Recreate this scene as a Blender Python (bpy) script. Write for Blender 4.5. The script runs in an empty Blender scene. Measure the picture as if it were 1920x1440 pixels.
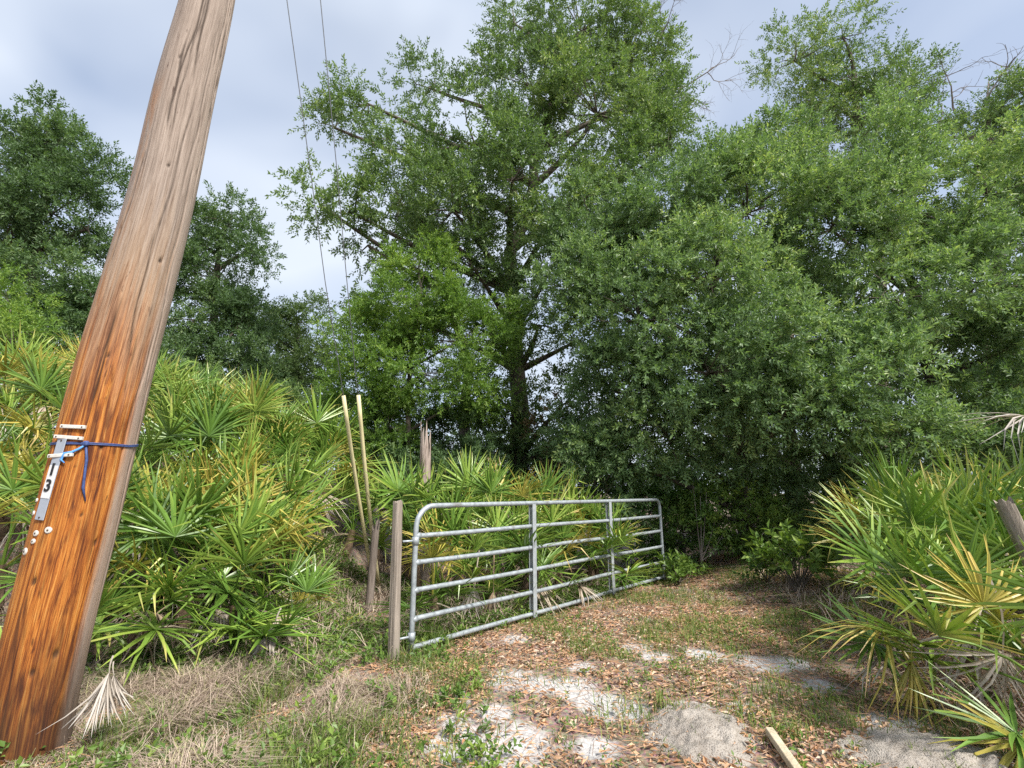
import bpy, math, random
import numpy as np
from mathutils import Vector, Matrix

SC = bpy.context.scene
COL = SC.collection
R = math.radians
rng = np.random.default_rng(11)
random.seed(11)

# ------------------------------------------------------------------ camera, sky, sun, exposure
CAM_H, FPX, PITCH = 1.45, 900.0, R(12.65)
cam_d = bpy.data.cameras.new('camera')
cam = bpy.data.objects.new('camera', cam_d)
COL.objects.link(cam)
cam.location = (0, 0, CAM_H)
cam.rotation_euler = (R(90) + PITCH, 0, 0)
cam_d.sensor_width = 36.0
cam_d.lens = FPX / 1920 * 36.0
cam_d.clip_start = 0.05
cam_d.clip_end = 2000
SC.camera = cam

SUN_EL, SUN_AZ = R(48), R(138)          # azimuth clockwise from +Y: behind the camera, to the right
world = bpy.data.worlds.new('World')
SC.world = world
world.use_nodes = True
wn, wl = world.node_tree.nodes, world.node_tree.links
wn.clear()
w_out = wn.new('ShaderNodeOutputWorld')
w_bg = wn.new('ShaderNodeBackground')
w_bg.inputs['Strength'].default_value = 0.06
sky = wn.new('ShaderNodeTexSky')
sky.sky_type = 'NISHITA'
sky.sun_disc = False
sky.sun_elevation = SUN_EL
sky.sun_rotation = SUN_AZ
sky.dust_density = 2.0
w_tc = wn.new('ShaderNodeTexCoord')
w_map = wn.new('ShaderNodeMapping')
w_map.inputs['Scale'].default_value = (1.0, 1.0, 1.5)
w_map.inputs['Location'].default_value = (0.35, 0.2, 0.1)
w_n1 = wn.new('ShaderNodeTexNoise')
w_n1.inputs['Scale'].default_value = 2.1
w_n1.inputs['Detail'].default_value = 3
w_n1.inputs['Roughness'].default_value = 0.5
w_n1.inputs['Distortion'].default_value = 0.4
w_r1 = wn.new('ShaderNodeMapRange')
w_r1.inputs['From Min'].default_value = 0.34
w_r1.inputs['From Max'].default_value = 0.60
w_r1.inputs['To Min'].default_value = 0.5
w_r1.inputs['To Max'].default_value = 0.97
w_n2 = wn.new('ShaderNodeTexNoise')
w_n2.inputs['Scale'].default_value = 2.2
w_n2.inputs['Detail'].default_value = 3
w_cr = wn.new('ShaderNodeValToRGB')
w_cr.color_ramp.elements[0].position = 0.35
w_cr.color_ramp.elements[0].color = (3.5, 3.95, 4.75, 1)
w_cr.color_ramp.elements[1].position = 0.68
w_cr.color_ramp.elements[1].color = (4.25, 4.65, 5.25, 1)
w_mix = wn.new('ShaderNodeMixRGB')
wl.new(w_tc.outputs['Generated'], w_map.inputs['Vector'])
wl.new(w_map.outputs['Vector'], w_n1.inputs['Vector'])
wl.new(w_map.outputs['Vector'], w_n2.inputs['Vector'])
wl.new(w_n1.outputs['Fac'], w_r1.inputs['Value'])
wl.new(w_n2.outputs['Fac'], w_cr.inputs['Fac'])
wl.new(w_r1.outputs['Result'], w_mix.inputs['Fac'])
wl.new(sky.outputs['Color'], w_mix.inputs['Color1'])
wl.new(w_cr.outputs['Color'], w_mix.inputs['Color2'])
wl.new(w_mix.outputs['Color'], w_bg.inputs['Color'])
wl.new(w_bg.outputs['Background'], w_out.inputs['Surface'])

sun_d = bpy.data.lights.new('sun', 'SUN')
sun_d.energy = 2.1
sun_d.angle = R(10)
sun_d.color = (1.0, 0.95, 0.87)
sun = bpy.data.objects.new('sun', sun_d)
COL.objects.link(sun)
sdir = Vector((math.sin(SUN_AZ) * math.cos(SUN_EL), math.cos(SUN_AZ) * math.cos(SUN_EL), math.sin(SUN_EL)))
sun.rotation_euler = sdir.to_track_quat('Z', 'Y').to_euler()

SC.view_settings.view_transform = 'Standard'
SC.view_settings.look = 'None'
SC.view_settings.exposure = 1.78
SC.view_settings.gamma = 1
SC.view_settings.use_curve_mapping = False
SC.render.engine = 'CYCLES'
SC.cycles.max_bounces = 5
SC.cycles.diffuse_bounces = 3
SC.cycles.transmission_bounces = 3
SC.cycles.glossy_bounces = 2
SC.cycles.use_denoising = False

# ------------------------------------------------------------------ geometry helpers
CP, SP = math.cos(PITCH), math.sin(PITCH)

def ray(px, py):
    xc, yc = (px - 960) / FPX, (720 - py) / FPX
    return np.array([xc, CP - yc * SP, SP + yc * CP])

def at(px, py, Y):
    d = ray(px, py)
    return np.array([0, 0, CAM_H]) + d * (Y / d[1])

def gpt(px, py):
    d = ray(px, py)
    ts = np.linspace(.5, 14, 2800)
    P = np.array([0, 0, CAM_H]) + ts[:, None] * d
    k = np.argmax(P[:, 2] < gz(P[:, 0], P[:, 1]))
    p = P[k].copy()
    p[2] = gz(p[0], p[1])
    return p

def smooth(a, b, x):
    t = np.clip((np.asarray(x, float) - a) / (b - a), 0, 1)
    return t * t * (3 - 2 * t)

_perm = np.random.default_rng(5).random((257, 257))
def vnoise(x, y):
    x = np.asarray(x, float); y = np.asarray(y, float)
    xi = np.floor(x).astype(int); yi = np.floor(y).astype(int)
    fx = x - xi; fy = y - yi
    fx = fx * fx * (3 - 2 * fx); fy = fy * fy * (3 - 2 * fy)
    g = lambda a, b: _perm[a % 256, b % 256]
    return (g(xi, yi) * (1 - fx) + g(xi + 1, yi) * fx) * (1 - fy) + (g(xi, yi + 1) * (1 - fx) + g(xi + 1, yi + 1) * fx) * fy

def fbm(x, y, o=4):
    s, a, f = 0, 0.5, 1.0
    for _ in range(o):
        s = s + a * vnoise(np.asarray(x) * f + 13.7 * f, np.asarray(y) * f + 7.1 * f)
        a *= 0.5; f *= 2.03
    return s

def gz(x, y):
    x = np.asarray(x, float); y = np.asarray(y, float)
    bank = 1.25 * smooth(-2.1, -3.9, x) * smooth(4.3, 7.0, y)
    bank = bank + 0.25 * smooth(2.6, 4.5, x) * smooth(3.2, 5.5, y)
    bank = bank + 0.75 * smooth(-4.2, -6.0, x) * smooth(4.6, 6.4, y)
    far = smooth(60, 20, np.hypot(x, y))
    return (bank + 0.11 * (fbm(x * 0.9, y * 0.9) - 0.47) + 0.035 * (fbm(x * 4.3, y * 4.3) - 0.47)) * far

class MB:
    """collects triangles (with a per-vertex number v) for ONE mesh"""
    def __init__(self):
        self.V, self.T, self.A, self.n = [], [], [], 0
    def add(self, v, t, a=0.5):
        v = np.asarray(v, float).reshape(-1, 3); t = np.asarray(t, int).reshape(-1, 3)
        self.V.append(v); self.T.append(t + self.n)
        self.A.append(np.broadcast_to(np.asarray(a, float), (len(v),)).copy())
        self.n += len(v)
        return self
    def tube(self, pts, rad, sides=6, a=0.5, cap=True):
        pts = np.asarray(pts, float); m = len(pts)
        rad = np.broadcast_to(np.asarray(rad, float), (m,))
        tan = np.gradient(pts, axis=0)
        tan /= np.linalg.norm(tan, axis=1)[:, None] + 1e-9
        ref = np.array([0, 0, 1.0]) if abs(tan[0][2]) < 0.8 else np.array([1.0, 0, 0])
        u = np.cross(ref, tan[0]); u /= np.linalg.norm(u)
        U = []
        for i in range(m):
            u = u - tan[i] * np.dot(u, tan[i]); u /= np.linalg.norm(u) + 1e-9
            U.append(u)
        U = np.array(U); W = np.cross(tan, U)
        ang = np.linspace(0, 2 * math.pi, sides, endpoint=False)
        v = pts[:, None] + rad[:, None, None] * (U[:, None] * np.cos(ang)[None, :, None] + W[:, None] * np.sin(ang)[None, :, None])
        i, j = np.meshgrid(np.arange(m - 1), np.arange(sides), indexing='ij')
        k = (j + 1) % sides
        p, q, r_, s = i * sides + j, i * sides + k, (i + 1) * sides + k, (i + 1) * sides + j
        t = np.concatenate([np.stack([p, q, r_], -1).reshape(-1, 3), np.stack([p, r_, s], -1).reshape(-1, 3)])
        v = v.reshape(-1, 3)
        if cap:
            c0, c1 = len(v), len(v) + 1
            v = np.concatenate([v, pts[:1], pts[-1:]])
            jj = np.arange(sides); kk = (jj + 1) % sides
            t = np.concatenate([t, np.stack([kk, jj, np.full(sides, c0)], -1),
                                np.stack([jj + (m - 1) * sides, kk + (m - 1) * sides, np.full(sides, c1)], -1)])
        return self.add(v, t, a)
    def box(self, c, ax, half, a=0.5, bev=0.0):
        """box with rows of ax as its axes; bev chamfers the edges"""
        ax = np.asarray(ax, float); half = np.asarray(half, float)
        b = bev
        vs = []
        for sx in (-1, 1):
            for sy in (-1, 1):
                for sz in (-1, 1):
                    s = np.array([sx, sy, sz])
                    for k in range(3):
                        h = half - b; h[k] = half[k]
                        vs.append(s * h)
        vs = np.array(vs)
        bm = __import__('bmesh').new()
        for v in vs: bm.verts.new(v)
        __import__('bmesh').ops.convex_hull(bm, input=bm.verts[:])
        bm.verts.ensure_lookup_table(); bm.verts.index_update()
        vv = np.array([v.co[:] for v in bm.verts])
        tt = []
        for f in bm.faces:
            ids = [v.index for v in f.verts]
            for k in range(1, len(ids) - 1): tt.append((ids[0], ids[k], ids[k + 1]))
        bm.free()
        return self.add(np.asarray(c) + vv @ ax, tt, a)
    def mesh(self, name, mat, base=(0, 0, 0), smooth_=False):
        V = np.concatenate(self.V) - np.asarray(base, float); T = np.concatenate(self.T); A = np.concatenate(self.A)
        me = bpy.data.meshes.new(name)
        me.vertices.add(len(V)); me.vertices.foreach_set('co', V.astype(np.float32).ravel())
        nt = len(T)
        me.loops.add(nt * 3); me.loops.foreach_set('vertex_index', T.astype(np.int32).ravel())
        me.polygons.add(nt)
        me.polygons.foreach_set('loop_start', np.arange(0, nt * 3, 3, dtype=np.int32))
        me.polygons.foreach_set('loop_total', np.full(nt, 3, dtype=np.int32))
        me.polygons.foreach_set('use_smooth', np.full(nt, smooth_, dtype=bool))
        at_ = me.attributes.new('v', 'FLOAT', 'POINT')
        at_.data.foreach_set('value', A.astype(np.float32))
        me.update(calc_edges=True)
        me.materials.append(mat)
        return me
    def build(self, name, mat, parent=None, base=None, smooth_=False):
        if base is None: base = tuple(parent.location) if parent is not None else (0, 0, 0)
        o = bpy.data.objects.new(name, self.mesh(name, mat, base, smooth_))
        COL.objects.link(o)
        if parent is not None: o.parent = parent
        else: o.location = base
        return o

def thing(name, label, cat, loc, group=None):
    o = bpy.data.objects.new(name, None)
    COL.objects.link(o)
    o.empty_display_size = 0.1
    o.location = [float(c) for c in loc]
    return tag(o, label, cat, group)

def tag(o, label=None, cat=None, group=None, kind=None):
    if label: o['label'] = label
    if cat: o['category'] = cat
    if group: o['group'] = group
    if kind: o['kind'] = kind
    return o

def unit(a):
    a = np.asarray(a, float)
    return a / (np.linalg.norm(a, axis=-1, keepdims=True) + 1e-9)

# ------------------------------------------------------------------ materials
def new_mat(name):
    m = bpy.data.materials.new(name)
    m.use_nodes = True
    n, l = m.node_tree.nodes, m.node_tree.links
    n.clear()
    out = n.new('ShaderNodeOutputMaterial')
    return m, n, l, out

def ramp(n, stops):
    r = n.new('ShaderNodeValToRGB')
    e = r.color_ramp.elements
    while len(e) < len(stops): e.new(0.5)
    for k, (p, c) in enumerate(stops):
        e[k].position = p; e[k].color = (*c, 1)
    return r

def leaf_mat(name, stops, trans=0.3, rough=0.45, spec=0.5, tcol=None, objrand=0.0):
    m, n, l, out = new_mat(name)
    a = n.new('ShaderNodeAttribute'); a.attribute_name = 'v'
    src = a.outputs['Fac']
    if objrand:
        oi = n.new('ShaderNodeObjectInfo')
        ma = n.new('ShaderNodeMath'); ma.operation = 'MULTIPLY_ADD'
        ma.inputs[1].default_value = objrand; ma.inputs[2].default_value = -objrand / 2
        l.new(oi.outputs['Random'], ma.inputs[0])
        ad = n.new('ShaderNodeMath'); ad.operation = 'ADD'
        l.new(src, ad.inputs[0]); l.new(ma.outputs[0], ad.inputs[1])
        src = ad.outputs[0]
    r = ramp(n, stops)
    l.new(src, r.inputs['Fac'])
    p = n.new('ShaderNodeBsdfPrincipled')
    p.inputs['Roughness'].default_value = rough
    p.inputs['Specular IOR Level'].default_value = spec
    l.new(r.outputs['Color'], p.inputs['Base Color'])
    if trans > 0:
        t = n.new('ShaderNodeBsdfTranslucent')
        mul = n.new('ShaderNodeMixRGB'); mul.blend_type = 'MULTIPLY'; mul.inputs['Fac'].default_value = 1
        mul.inputs['Color2'].default_value = (*(tcol or (1.25, 1.35, 0.6)), 1)
        l.new(r.outputs['Color'], mul.inputs['Color1'])
        l.new(mul.outputs['Color'], t.inputs['Color'])
        mx = n.new('ShaderNodeMixShader'); mx.inputs['Fac'].default_value = trans
        l.new(p.outputs[0], mx.inputs[1]); l.new(t.outputs[0], mx.inputs[2])
        l.new(mx.outputs[0], out.inputs['Surface'])
    else:
        l.new(p.outputs[0], out.inputs['Surface'])
    return m

M = {}
M['oak'] = leaf_mat('oak_leaf', [(0, (0.064, 0.115, 0.043)), (0.45, (0.128, 0.209, 0.077)), (0.8, (0.223, 0.315, 0.109)), (1, (0.358, 0.418, 0.153))], 0.32, 0.45, 0.42)
M['oak_dark'] = leaf_mat('dark_oak_leaf', [(0, (0.056, 0.102, 0.044)), (0.6, (0.114, 0.191, 0.078)), (1, (0.214, 0.289, 0.111))], 0.36, 0.5, 0.35)
M['laurel'] = leaf_mat('laurel_leaf', [(0, (0.083, 0.145, 0.065)), (0.45, (0.165, 0.263, 0.115)), (0.8, (0.275, 0.382, 0.157)), (1, (0.425, 0.499, 0.189))], 0.34, 0.45, 0.4)
M['bright'] = leaf_mat('bright_leaf', [(0, (0.080, 0.154, 0.037)), (0.5, (0.155, 0.265, 0.055)), (1, (0.297, 0.400, 0.079))], 0.4, 0.48, 0.35)
M['wood_mass'] = leaf_mat('far_leaf', [(0, (0.057, 0.097, 0.037)), (0.6, (0.108, 0.169, 0.063)), (1, (0.189, 0.242, 0.092))], 0.36, 0.5, 0.3)
M['brown_leaf'] = leaf_mat('withered_leaf', [(0, (0.106, 0.077, 0.046)), (0.5, (0.188, 0.133, 0.072)), (1, (0.275, 0.224, 0.104))], .2, .6, .3, (1.1, .9, .6))
M['shrub'] = leaf_mat('shrub_leaf', [(0, (.055, .12, .030)), (.5, (.10, .20, .045)), (1, (.17, .29, .06))], .3, .38, .5)
M['weed'] = leaf_mat('weed_leaf', [(0, (.07, .13, .03)), (.5, (.13, .22, .045)), (1, (.27, .36, .07))], .3, .45, .4)
M['frond'] = leaf_mat('palmetto_frond', [(0, (0.071, 0.146, 0.023)), (0.35, (0.131, 0.241, 0.038)), (0.7, (0.279, 0.386, 0.068)), (1, (0.524, 0.470, 0.158))], .13, .36, .5, (1.2, 1.2, .5), .45)
M['frond_yellow'] = leaf_mat('yellow_frond', [(0, (0.221, 0.248, 0.041)), (0.4, (0.386, 0.359, 0.068)), (0.75, (0.515, 0.396, 0.099)), (1, (0.552, 0.396, 0.180))], .13, .4, .45, (1.1, 1.1, .5), .4)
M['frond_dead'] = leaf_mat('dead_frond', [(0, (.28, .20, .13)), (.5, (.46, .39, .31)), (1, (.64, .59, .53))], .12, .7, .2, (1, .9, .7), .7)
M['frond_bleached'] = leaf_mat('bleached_frond', [(0, (.30, .255, .20)), (.5, (.46, .42, .375)), (1, (.56, .54, .51))], .12, .7, .2, (1, .9, .7))
M['litter'] = leaf_mat('fallen_leaf', [(0, (.17, .115, .085)), (.25, (.34, .225, .155)), (.5, (.49, .275, .145)), (.7, (.55, .35, .21)), (1, (.60, .50, .39))], .12, .55, .3, (1.1, .9, .6))
M['grass'] = leaf_mat('grass_blade', [(0, (.075, .12, .030)), (.45, (.14, .20, .045)), (.8, (.24, .29, .07)), (1, (.40, .37, .15))], .3, .5, .35)
M['straw'] = leaf_mat('dry_grass', [(0, (.24, .18, .14)), (.4, (.42, .33, .265)), (.8, (.56, .46, .37)), (1, (.36, .36, .15))], .2, .6, .25, (1, .9, .7))

def bark_mat(name, c0, c1, scale=6, stretch=.25):
    m, n, l, out = new_mat(name)
    tc = n.new('ShaderNodeTexCoord')
    mp = n.new('ShaderNodeMapping'); mp.inputs['Scale'].default_value = (1, 1, stretch)
    l.new(tc.outputs['Object'], mp.inputs['Vector'])
    no = n.new('ShaderNodeTexNoise'); no.inputs['Scale'].default_value = scale; no.inputs['Detail'].default_value = 8
    no.inputs['Roughness'].default_value = .7
    l.new(mp.outputs[0], no.inputs['Vector'])
    r = ramp(n, [(.3, c0), (.7, c1)])
    l.new(no.outputs['Fac'], r.inputs['Fac'])
    p = n.new('ShaderNodeBsdfPrincipled'); p.inputs['Roughness'].default_value = .85
    p.inputs['Specular IOR Level'].default_value = .25
    b = n.new('ShaderNodeBump'); b.inputs['Strength'].default_value = .8; b.inputs['Distance'].default_value = .02
    l.new(no.outputs['Fac'], b.inputs['Height']); l.new(b.outputs[0], p.inputs['Normal'])
    l.new(r.outputs['Color'], p.inputs['Base Color'])
    l.new(p.outputs[0], out.inputs['Surface'])
    return m
M['bark'] = bark_mat('oak_bark', (.055, .045, .036), (.17, .145, .12), 9, .3)
M['pale_bark'] = bark_mat('pale_bark', (.18, .15, .12), (.36, .32, .27), 12, .2)
M['dead_wood'] = bark_mat('dead_wood', (.12, .10, .085), (.26, .225, .20), 10, .2)
M['grey_wood'] = bark_mat('weathered_post_wood', (.13, .105, .085), (.40, .345, .29), 26, .06)
M['snag_wood'] = bark_mat('rotten_snag_wood', (.11, .075, .055), (.52, .43, .38), 20, .12)
M['stub_wood'] = bark_mat('rough_log_wood', (.08, .062, .052), (.27, .225, .195), 18, .12)
M['stem'] = bark_mat('palmetto_stem', (.06, .04, .028), (.20, .14, .09), 25, .6)
M['lumber'] = bark_mat('cut_lumber', (.40, .33, .22), (.62, .55, .41), 14, .3)

def plain(name, col, rough=.5, metal=0.0, var=.12, scale=30, bump=0.0, spec=.5):
    m, n, l, out = new_mat(name)
    tc = n.new('ShaderNodeTexCoord')
    no = n.new('ShaderNodeTexNoise'); no.inputs['Scale'].default_value = scale; no.inputs['Detail'].default_value = 6
    l.new(tc.outputs['Object'], no.inputs['Vector'])
    r = ramp(n, [(.3, tuple(c * (1 - var) for c in col)), (.7, tuple(min(1, c * (1 + var)) for c in col))])
    l.new(no.outputs['Fac'], r.inputs['Fac'])
    p = n.new('ShaderNodeBsdfPrincipled')
    p.inputs['Metallic'].default_value = metal
    p.inputs['Specular IOR Level'].default_value = spec
    mr = n.new('ShaderNodeMapRange'); mr.inputs['To Min'].default_value = max(0, rough - .12); mr.inputs['To Max'].default_value = min(1, rough + .12)
    l.new(no.outputs['Fac'], mr.inputs['Value']); l.new(mr.outputs[0], p.inputs['Roughness'])
    l.new(r.outputs['Color'], p.inputs['Base Color'])
    if bump:
        b = n.new('ShaderNodeBump'); b.inputs['Strength'].default_value = bump; b.inputs['Distance'].default_value = .004
        l.new(no.outputs['Fac'], b.inputs['Height']); l.new(b.outputs[0], p.inputs['Normal'])
    l.new(p.outputs[0], out.inputs['Surface'])
    return m
def galv_mat():
    m = plain('galvanised_steel', (.33, .365, .39), .5, .3, .22, 22, .15)
    n, l = m.node_tree.nodes, m.node_tree.links
    p = [q for q in n if q.type == 'BSDF_PRINCIPLED'][0]
    src = p.inputs['Base Color'].links[0].from_socket
    geo = n.new('ShaderNodeTexCoord'); no = n.new('ShaderNodeTexNoise'); no.inputs['Scale'].default_value = 5; no.inputs['Detail'].default_value = 8; no.inputs['Roughness'].default_value = .7
    l.new(geo.outputs['Object'], no.inputs['Vector'])
    r = ramp(n, [(.58, (0, 0, 0)), (.68, (1, 1, 1))]); l.new(no.outputs['Fac'], r.inputs['Fac'])
    f = n.new('ShaderNodeMath'); f.operation = 'MULTIPLY'; f.inputs[1].default_value = .6; l.new(r.outputs['Color'], f.inputs[0])
    mx = n.new('ShaderNodeMixRGB'); mx.inputs['Color2'].default_value = (.14, .12, .095, 1)
    l.new(f.outputs[0], mx.inputs['Fac']); l.new(src, mx.inputs['Color1']); l.new(mx.outputs['Color'], p.inputs['Base Color'])
    return m
M['galv'] = galv_mat()
M['galv_bright'] = plain('galvanised_steel', (.40, .44, .47), .5, .35, .22, 22, .15)
M['galv_flat'] = plain('galvanised_flat_bar', (.37, .40, .42), .55, .25, .15, 18)
M['wire'] = plain('steel_wire', (.16, .17, .18), .5, .6, .1, 40)
M['guard'] = plain('faded_yellow_plastic', (.66, .58, .34), .5, 0, .12, 9)
M['tag'] = plain('aluminium_tag', (.34, .38, .44), .42, .15, .07, 20)
M['tag_white'] = plain('white_sticker', (.62, .63, .64), .5, 0, .04, 20)
M['black'] = plain('black_print', (.012, .012, .014), .5, 0, .05, 20)
M['white_plastic'] = plain('dirty_white_plastic', (.56, .54, .50), .5, 0, .14, 60)
M['blue'] = plain('blue_twine', (.04, .07, .20), .6, 0, .3, 60)
M['blue_light'] = plain('light_blue_tape', (.10, .34, .80), .5, 0, .15, 40)
M['nail'] = plain('rusty_nail', (.10, .07, .05), .6, .5, .2, 60)

def sand_mat(name, c0, c1):
    m, n, l, out = new_mat(name)
    tc = n.new('ShaderNodeTexCoord')
    n1 = n.new('ShaderNodeTexNoise'); n1.inputs['Scale'].default_value = 9; n1.inputs['Detail'].default_value = 8
    n2 = n.new('ShaderNodeTexNoise'); n2.inputs['Scale'].default_value = 120; n2.inputs['Detail'].default_value = 4
    l.new(tc.outputs['Object'], n1.inputs['Vector']); l.new(tc.outputs['Object'], n2.inputs['Vector'])
    r = ramp(n, [(.32, c0), (.68, c1)])
    l.new(n1.outputs['Fac'], r.inputs['Fac'])
    sp = ramp(n, [(.36, (.42, .36, .31)), (.46, (1, 1, 1))])
    l.new(n2.outputs['Fac'], sp.inputs['Fac'])
    mu = n.new('ShaderNodeMixRGB'); mu.blend_type = 'MULTIPLY'; mu.inputs['Fac'].default_value = .8
    l.new(r.outputs['Color'], mu.inputs['Color1']); l.new(sp.outputs['Color'], mu.inputs['Color2'])
    p = n.new('ShaderNodeBsdfPrincipled'); p.inputs['Roughness'].default_value = .95; p.inputs['Specular IOR Level'].default_value = .15
    b = n.new('ShaderNodeBump'); b.inputs['Strength'].default_value = .8; b.inputs['Distance'].default_value = .02
    ad = n.new('ShaderNodeMath'); ad.operation = 'ADD'
    l.new(n1.outputs['Fac'], ad.inputs[0]); l.new(n2.outputs['Fac'], ad.inputs[1])
    l.new(ad.outputs[0], b.inputs['Height']); l.new(b.outputs[0], p.inputs['Normal'])
    l.new(mu.outputs['Color'], p.inputs['Base Color']); l.new(p.outputs[0], out.inputs['Surface'])
    return m
M['mound'] = sand_mat('grey_sand', (.27, .24, .21), (.43, .39, .345))

# ------------------------------------------------------------------ ground sheet
SAND = [(850, 1345, .16), (880, 1400, .34), (960, 1395, .34), (930, 1335, .16), (870, 1310, .1), (955, 1270, .26), (1010, 1280, .2), (1070, 1288, .26),
        (1140, 1322, .24), (1110, 1312, .2), (1190, 1212, .24), (1230, 1228, .22), (1320, 1225, .26), (1430, 1243, .30), (965, 1197, .2), (1090, 1250, .18),
        (1390, 1325, .16), (1530, 1280, .2), (1480, 1240, .22), (1300, 1330, .2), (1180, 1330, .18), (830, 1400, .16), (1690, 1360, .3), (1120, 1400, .2)]
MOUNDS = [(1310, 1378, .25, .27, .065, 'low mound of bare grey sand left of the cut board'), (1740, 1425, .36, .26, .06, 'wide mound of pale bare sand in front of the right palmettos')]

def axis(fine0, fine1, step, far):
    a = list(np.arange(fine0, fine1 + 1e-6, step))
    s, x = step, fine1
    while x < far:
        s *= 1.16; x += s; a.append(x)
    s, x = step, fine0
    while x > -far:
        s *= 1.16; x -= s; a.insert(0, x)
    return np.array(a)
gx = axis(-4.2, 4.6, .055, 420); gy = axis(2.3, 9.5, .055, 420)
GX, GY = np.meshgrid(gx, gy, indexing='ij')
GZ = gz(GX, GY)
sandv = np.zeros_like(GX)
for px, py, r_ in SAND:
    p = gpt(px, py)
    r_ = r_ * .85
    d2 = ((GX - p[0]) ** 2 + ((GY - p[1]) * .9) ** 2) / (r_ * r_)
    sandv = np.maximum(sandv, np.exp(-d2 * .8))
GZ = GZ - .015 * sandv
nx, ny = GX.shape
V = np.stack([GX, GY, GZ], -1).reshape(-1, 3)
i, j = np.meshgrid(np.arange(nx - 1), np.arange(ny - 1), indexing='ij')
a_, b_, c_, d_ = i * ny + j, (i + 1) * ny + j, (i + 1) * ny + j + 1, i * ny + j + 1
T = np.concatenate([np.stack([a_, b_, c_], -1).reshape(-1, 3), np.stack([a_, c_, d_], -1).reshape(-1, 3)])

def ground_mat():
    m, n, l, out = new_mat('sandy_litter_ground')
    geo = n.new('ShaderNodeNewGeometry')
    at_ = n.new('ShaderNodeAttribute'); at_.attribute_name = 'v'
    n1 = n.new('ShaderNodeTexNoise'); n1.inputs['Scale'].default_value = 1.6; n1.inputs['Detail'].default_value = 6
    n2 = n.new('ShaderNodeTexNoise'); n2.inputs['Scale'].default_value = 24; n2.inputs['Detail'].default_value = 8; n2.inputs['Roughness'].default_value = .7
    n3 = n.new('ShaderNodeTexVoronoi'); n3.inputs['Scale'].default_value = 42
    n4 = n.new('ShaderNodeTexNoise'); n4.inputs['Scale'].default_value = 11; n4.inputs['Detail'].default_value = 6; n4.inputs['Roughness'].default_value = .75
    for q in (n1, n2, n3, n4): l.new(geo.outputs['Position'], q.inputs['Vector'])
    lit = ramp(n, [(.25, (.10, .070, .048)), (.45, (.21, .145, .098)), (.6, (.30, .215, .15)), (.8, (.40, .32, .25))])
    l.new(n2.outputs['Fac'], lit.inputs['Fac'])
    vor = n.new('ShaderNodeMixRGB'); vor.blend_type = 'OVERLAY'; vor.inputs['Fac'].default_value = .35
    l.new(lit.outputs['Color'], vor.inputs['Color1']); l.new(n3.outputs['Color'], vor.inputs['Color2'])
    hs = n.new('ShaderNodeHueSaturation'); hs.inputs['Saturation'].default_value = .75
    l.new(vor.outputs['Color'], hs.inputs['Color'])
    sand = ramp(n, [(.30, (.20, .17, .15)), (.40, (.42, .40, .39)), (.52, (.50, .485, .475)), (.75, (.60, .59, .59))])
    l.new(n2.outputs['Fac'], sand.inputs['Fac'])
    # sand mask: patch value broken up by noise
    ad = n.new('ShaderNodeMath'); ad.operation = 'ADD'
    l.new(at_.outputs['Fac'], ad.inputs[0]); l.new(n4.outputs['Fac'], ad.inputs[1])
    mr = n.new('ShaderNodeMapRange'); mr.inputs['From Min'].default_value = .96; mr.inputs['From Max'].default_value = 1.26
    l.new(ad.outputs[0], mr.inputs['Value'])
    mx = n.new('ShaderNodeMixRGB')
    l.new(mr.outputs[0], mx.inputs['Fac']); l.new(hs.outputs['Color'], mx.inputs['Color1']); l.new(sand.outputs['Color'], mx.inputs['Color2'])
    p = n.new('ShaderNodeBsdfPrincipled'); p.inputs['Roughness'].default_value = .95; p.inputs['Specular IOR Level'].default_value = .15
    b = n.new('ShaderNodeBump'); b.inputs['Strength'].default_value = .7; b.inputs['Distance'].default_value = .02
    l.new(n2.outputs['Fac'], b.inputs['Height']); l.new(b.outputs[0], p.inputs['Normal'])
    l.new(mx.outputs['Color'], p.inputs['Base Color']); l.new(p.outputs[0], out.inputs['Surface'])
    return m
M['ground'] = ground_mat()
g = MB().add(V, T, sandv.reshape(-1)).build('ground', M['ground'], smooth_=True)
tag(g, kind='structure')

for px, py, rx, ry, h, lab in MOUNDS:
    c = gpt(px, py)
    q = np.linspace(-1, 1, 60)
    X, Y = np.meshgrid(q, q, indexing='ij')
    # square -> disc
    U_, V_ = X * np.sqrt(1 - Y * Y / 2), Y * np.sqrt(1 - X * X / 2)
    rr = np.hypot(U_, V_)
    wob = 1 + .6 * (fbm(U_ * 1.3 + px, V_ * 1.3 + py) - .47)
    wx, wy = c[0] + U_ * rx * 1.5 * wob, c[1] + V_ * ry * 1.5 * wob
    hh = h * smooth(1.0, .12, rr) + .03 * (fbm(wx * 30, wy * 30) - .47) * smooth(1, .7, rr) + .07 * (fbm(wx * 11, wy * 11) - .47) * smooth(1, .6, rr) - .03 * smooth(.8, 1, rr)
    wz = gz(wx, wy) + hh + .004
    n_ = 60
    i, j = np.meshgrid(np.arange(n_ - 1), np.arange(n_ - 1), indexing='ij')
    a_, b_, c_, d_ = i * n_ + j, (i + 1) * n_ + j, (i + 1) * n_ + j + 1, i * n_ + j + 1
    T = np.concatenate([np.stack([a_, b_, c_], -1).reshape(-1, 3), np.stack([a_, c_, d_], -1).reshape(-1, 3)])
    o = MB().add(np.stack([wx, wy, wz], -1), T).build('sand_mound', M['mound'], base=tuple(c), smooth_=True)
    tag(o, lab, kind='structure')

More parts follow.
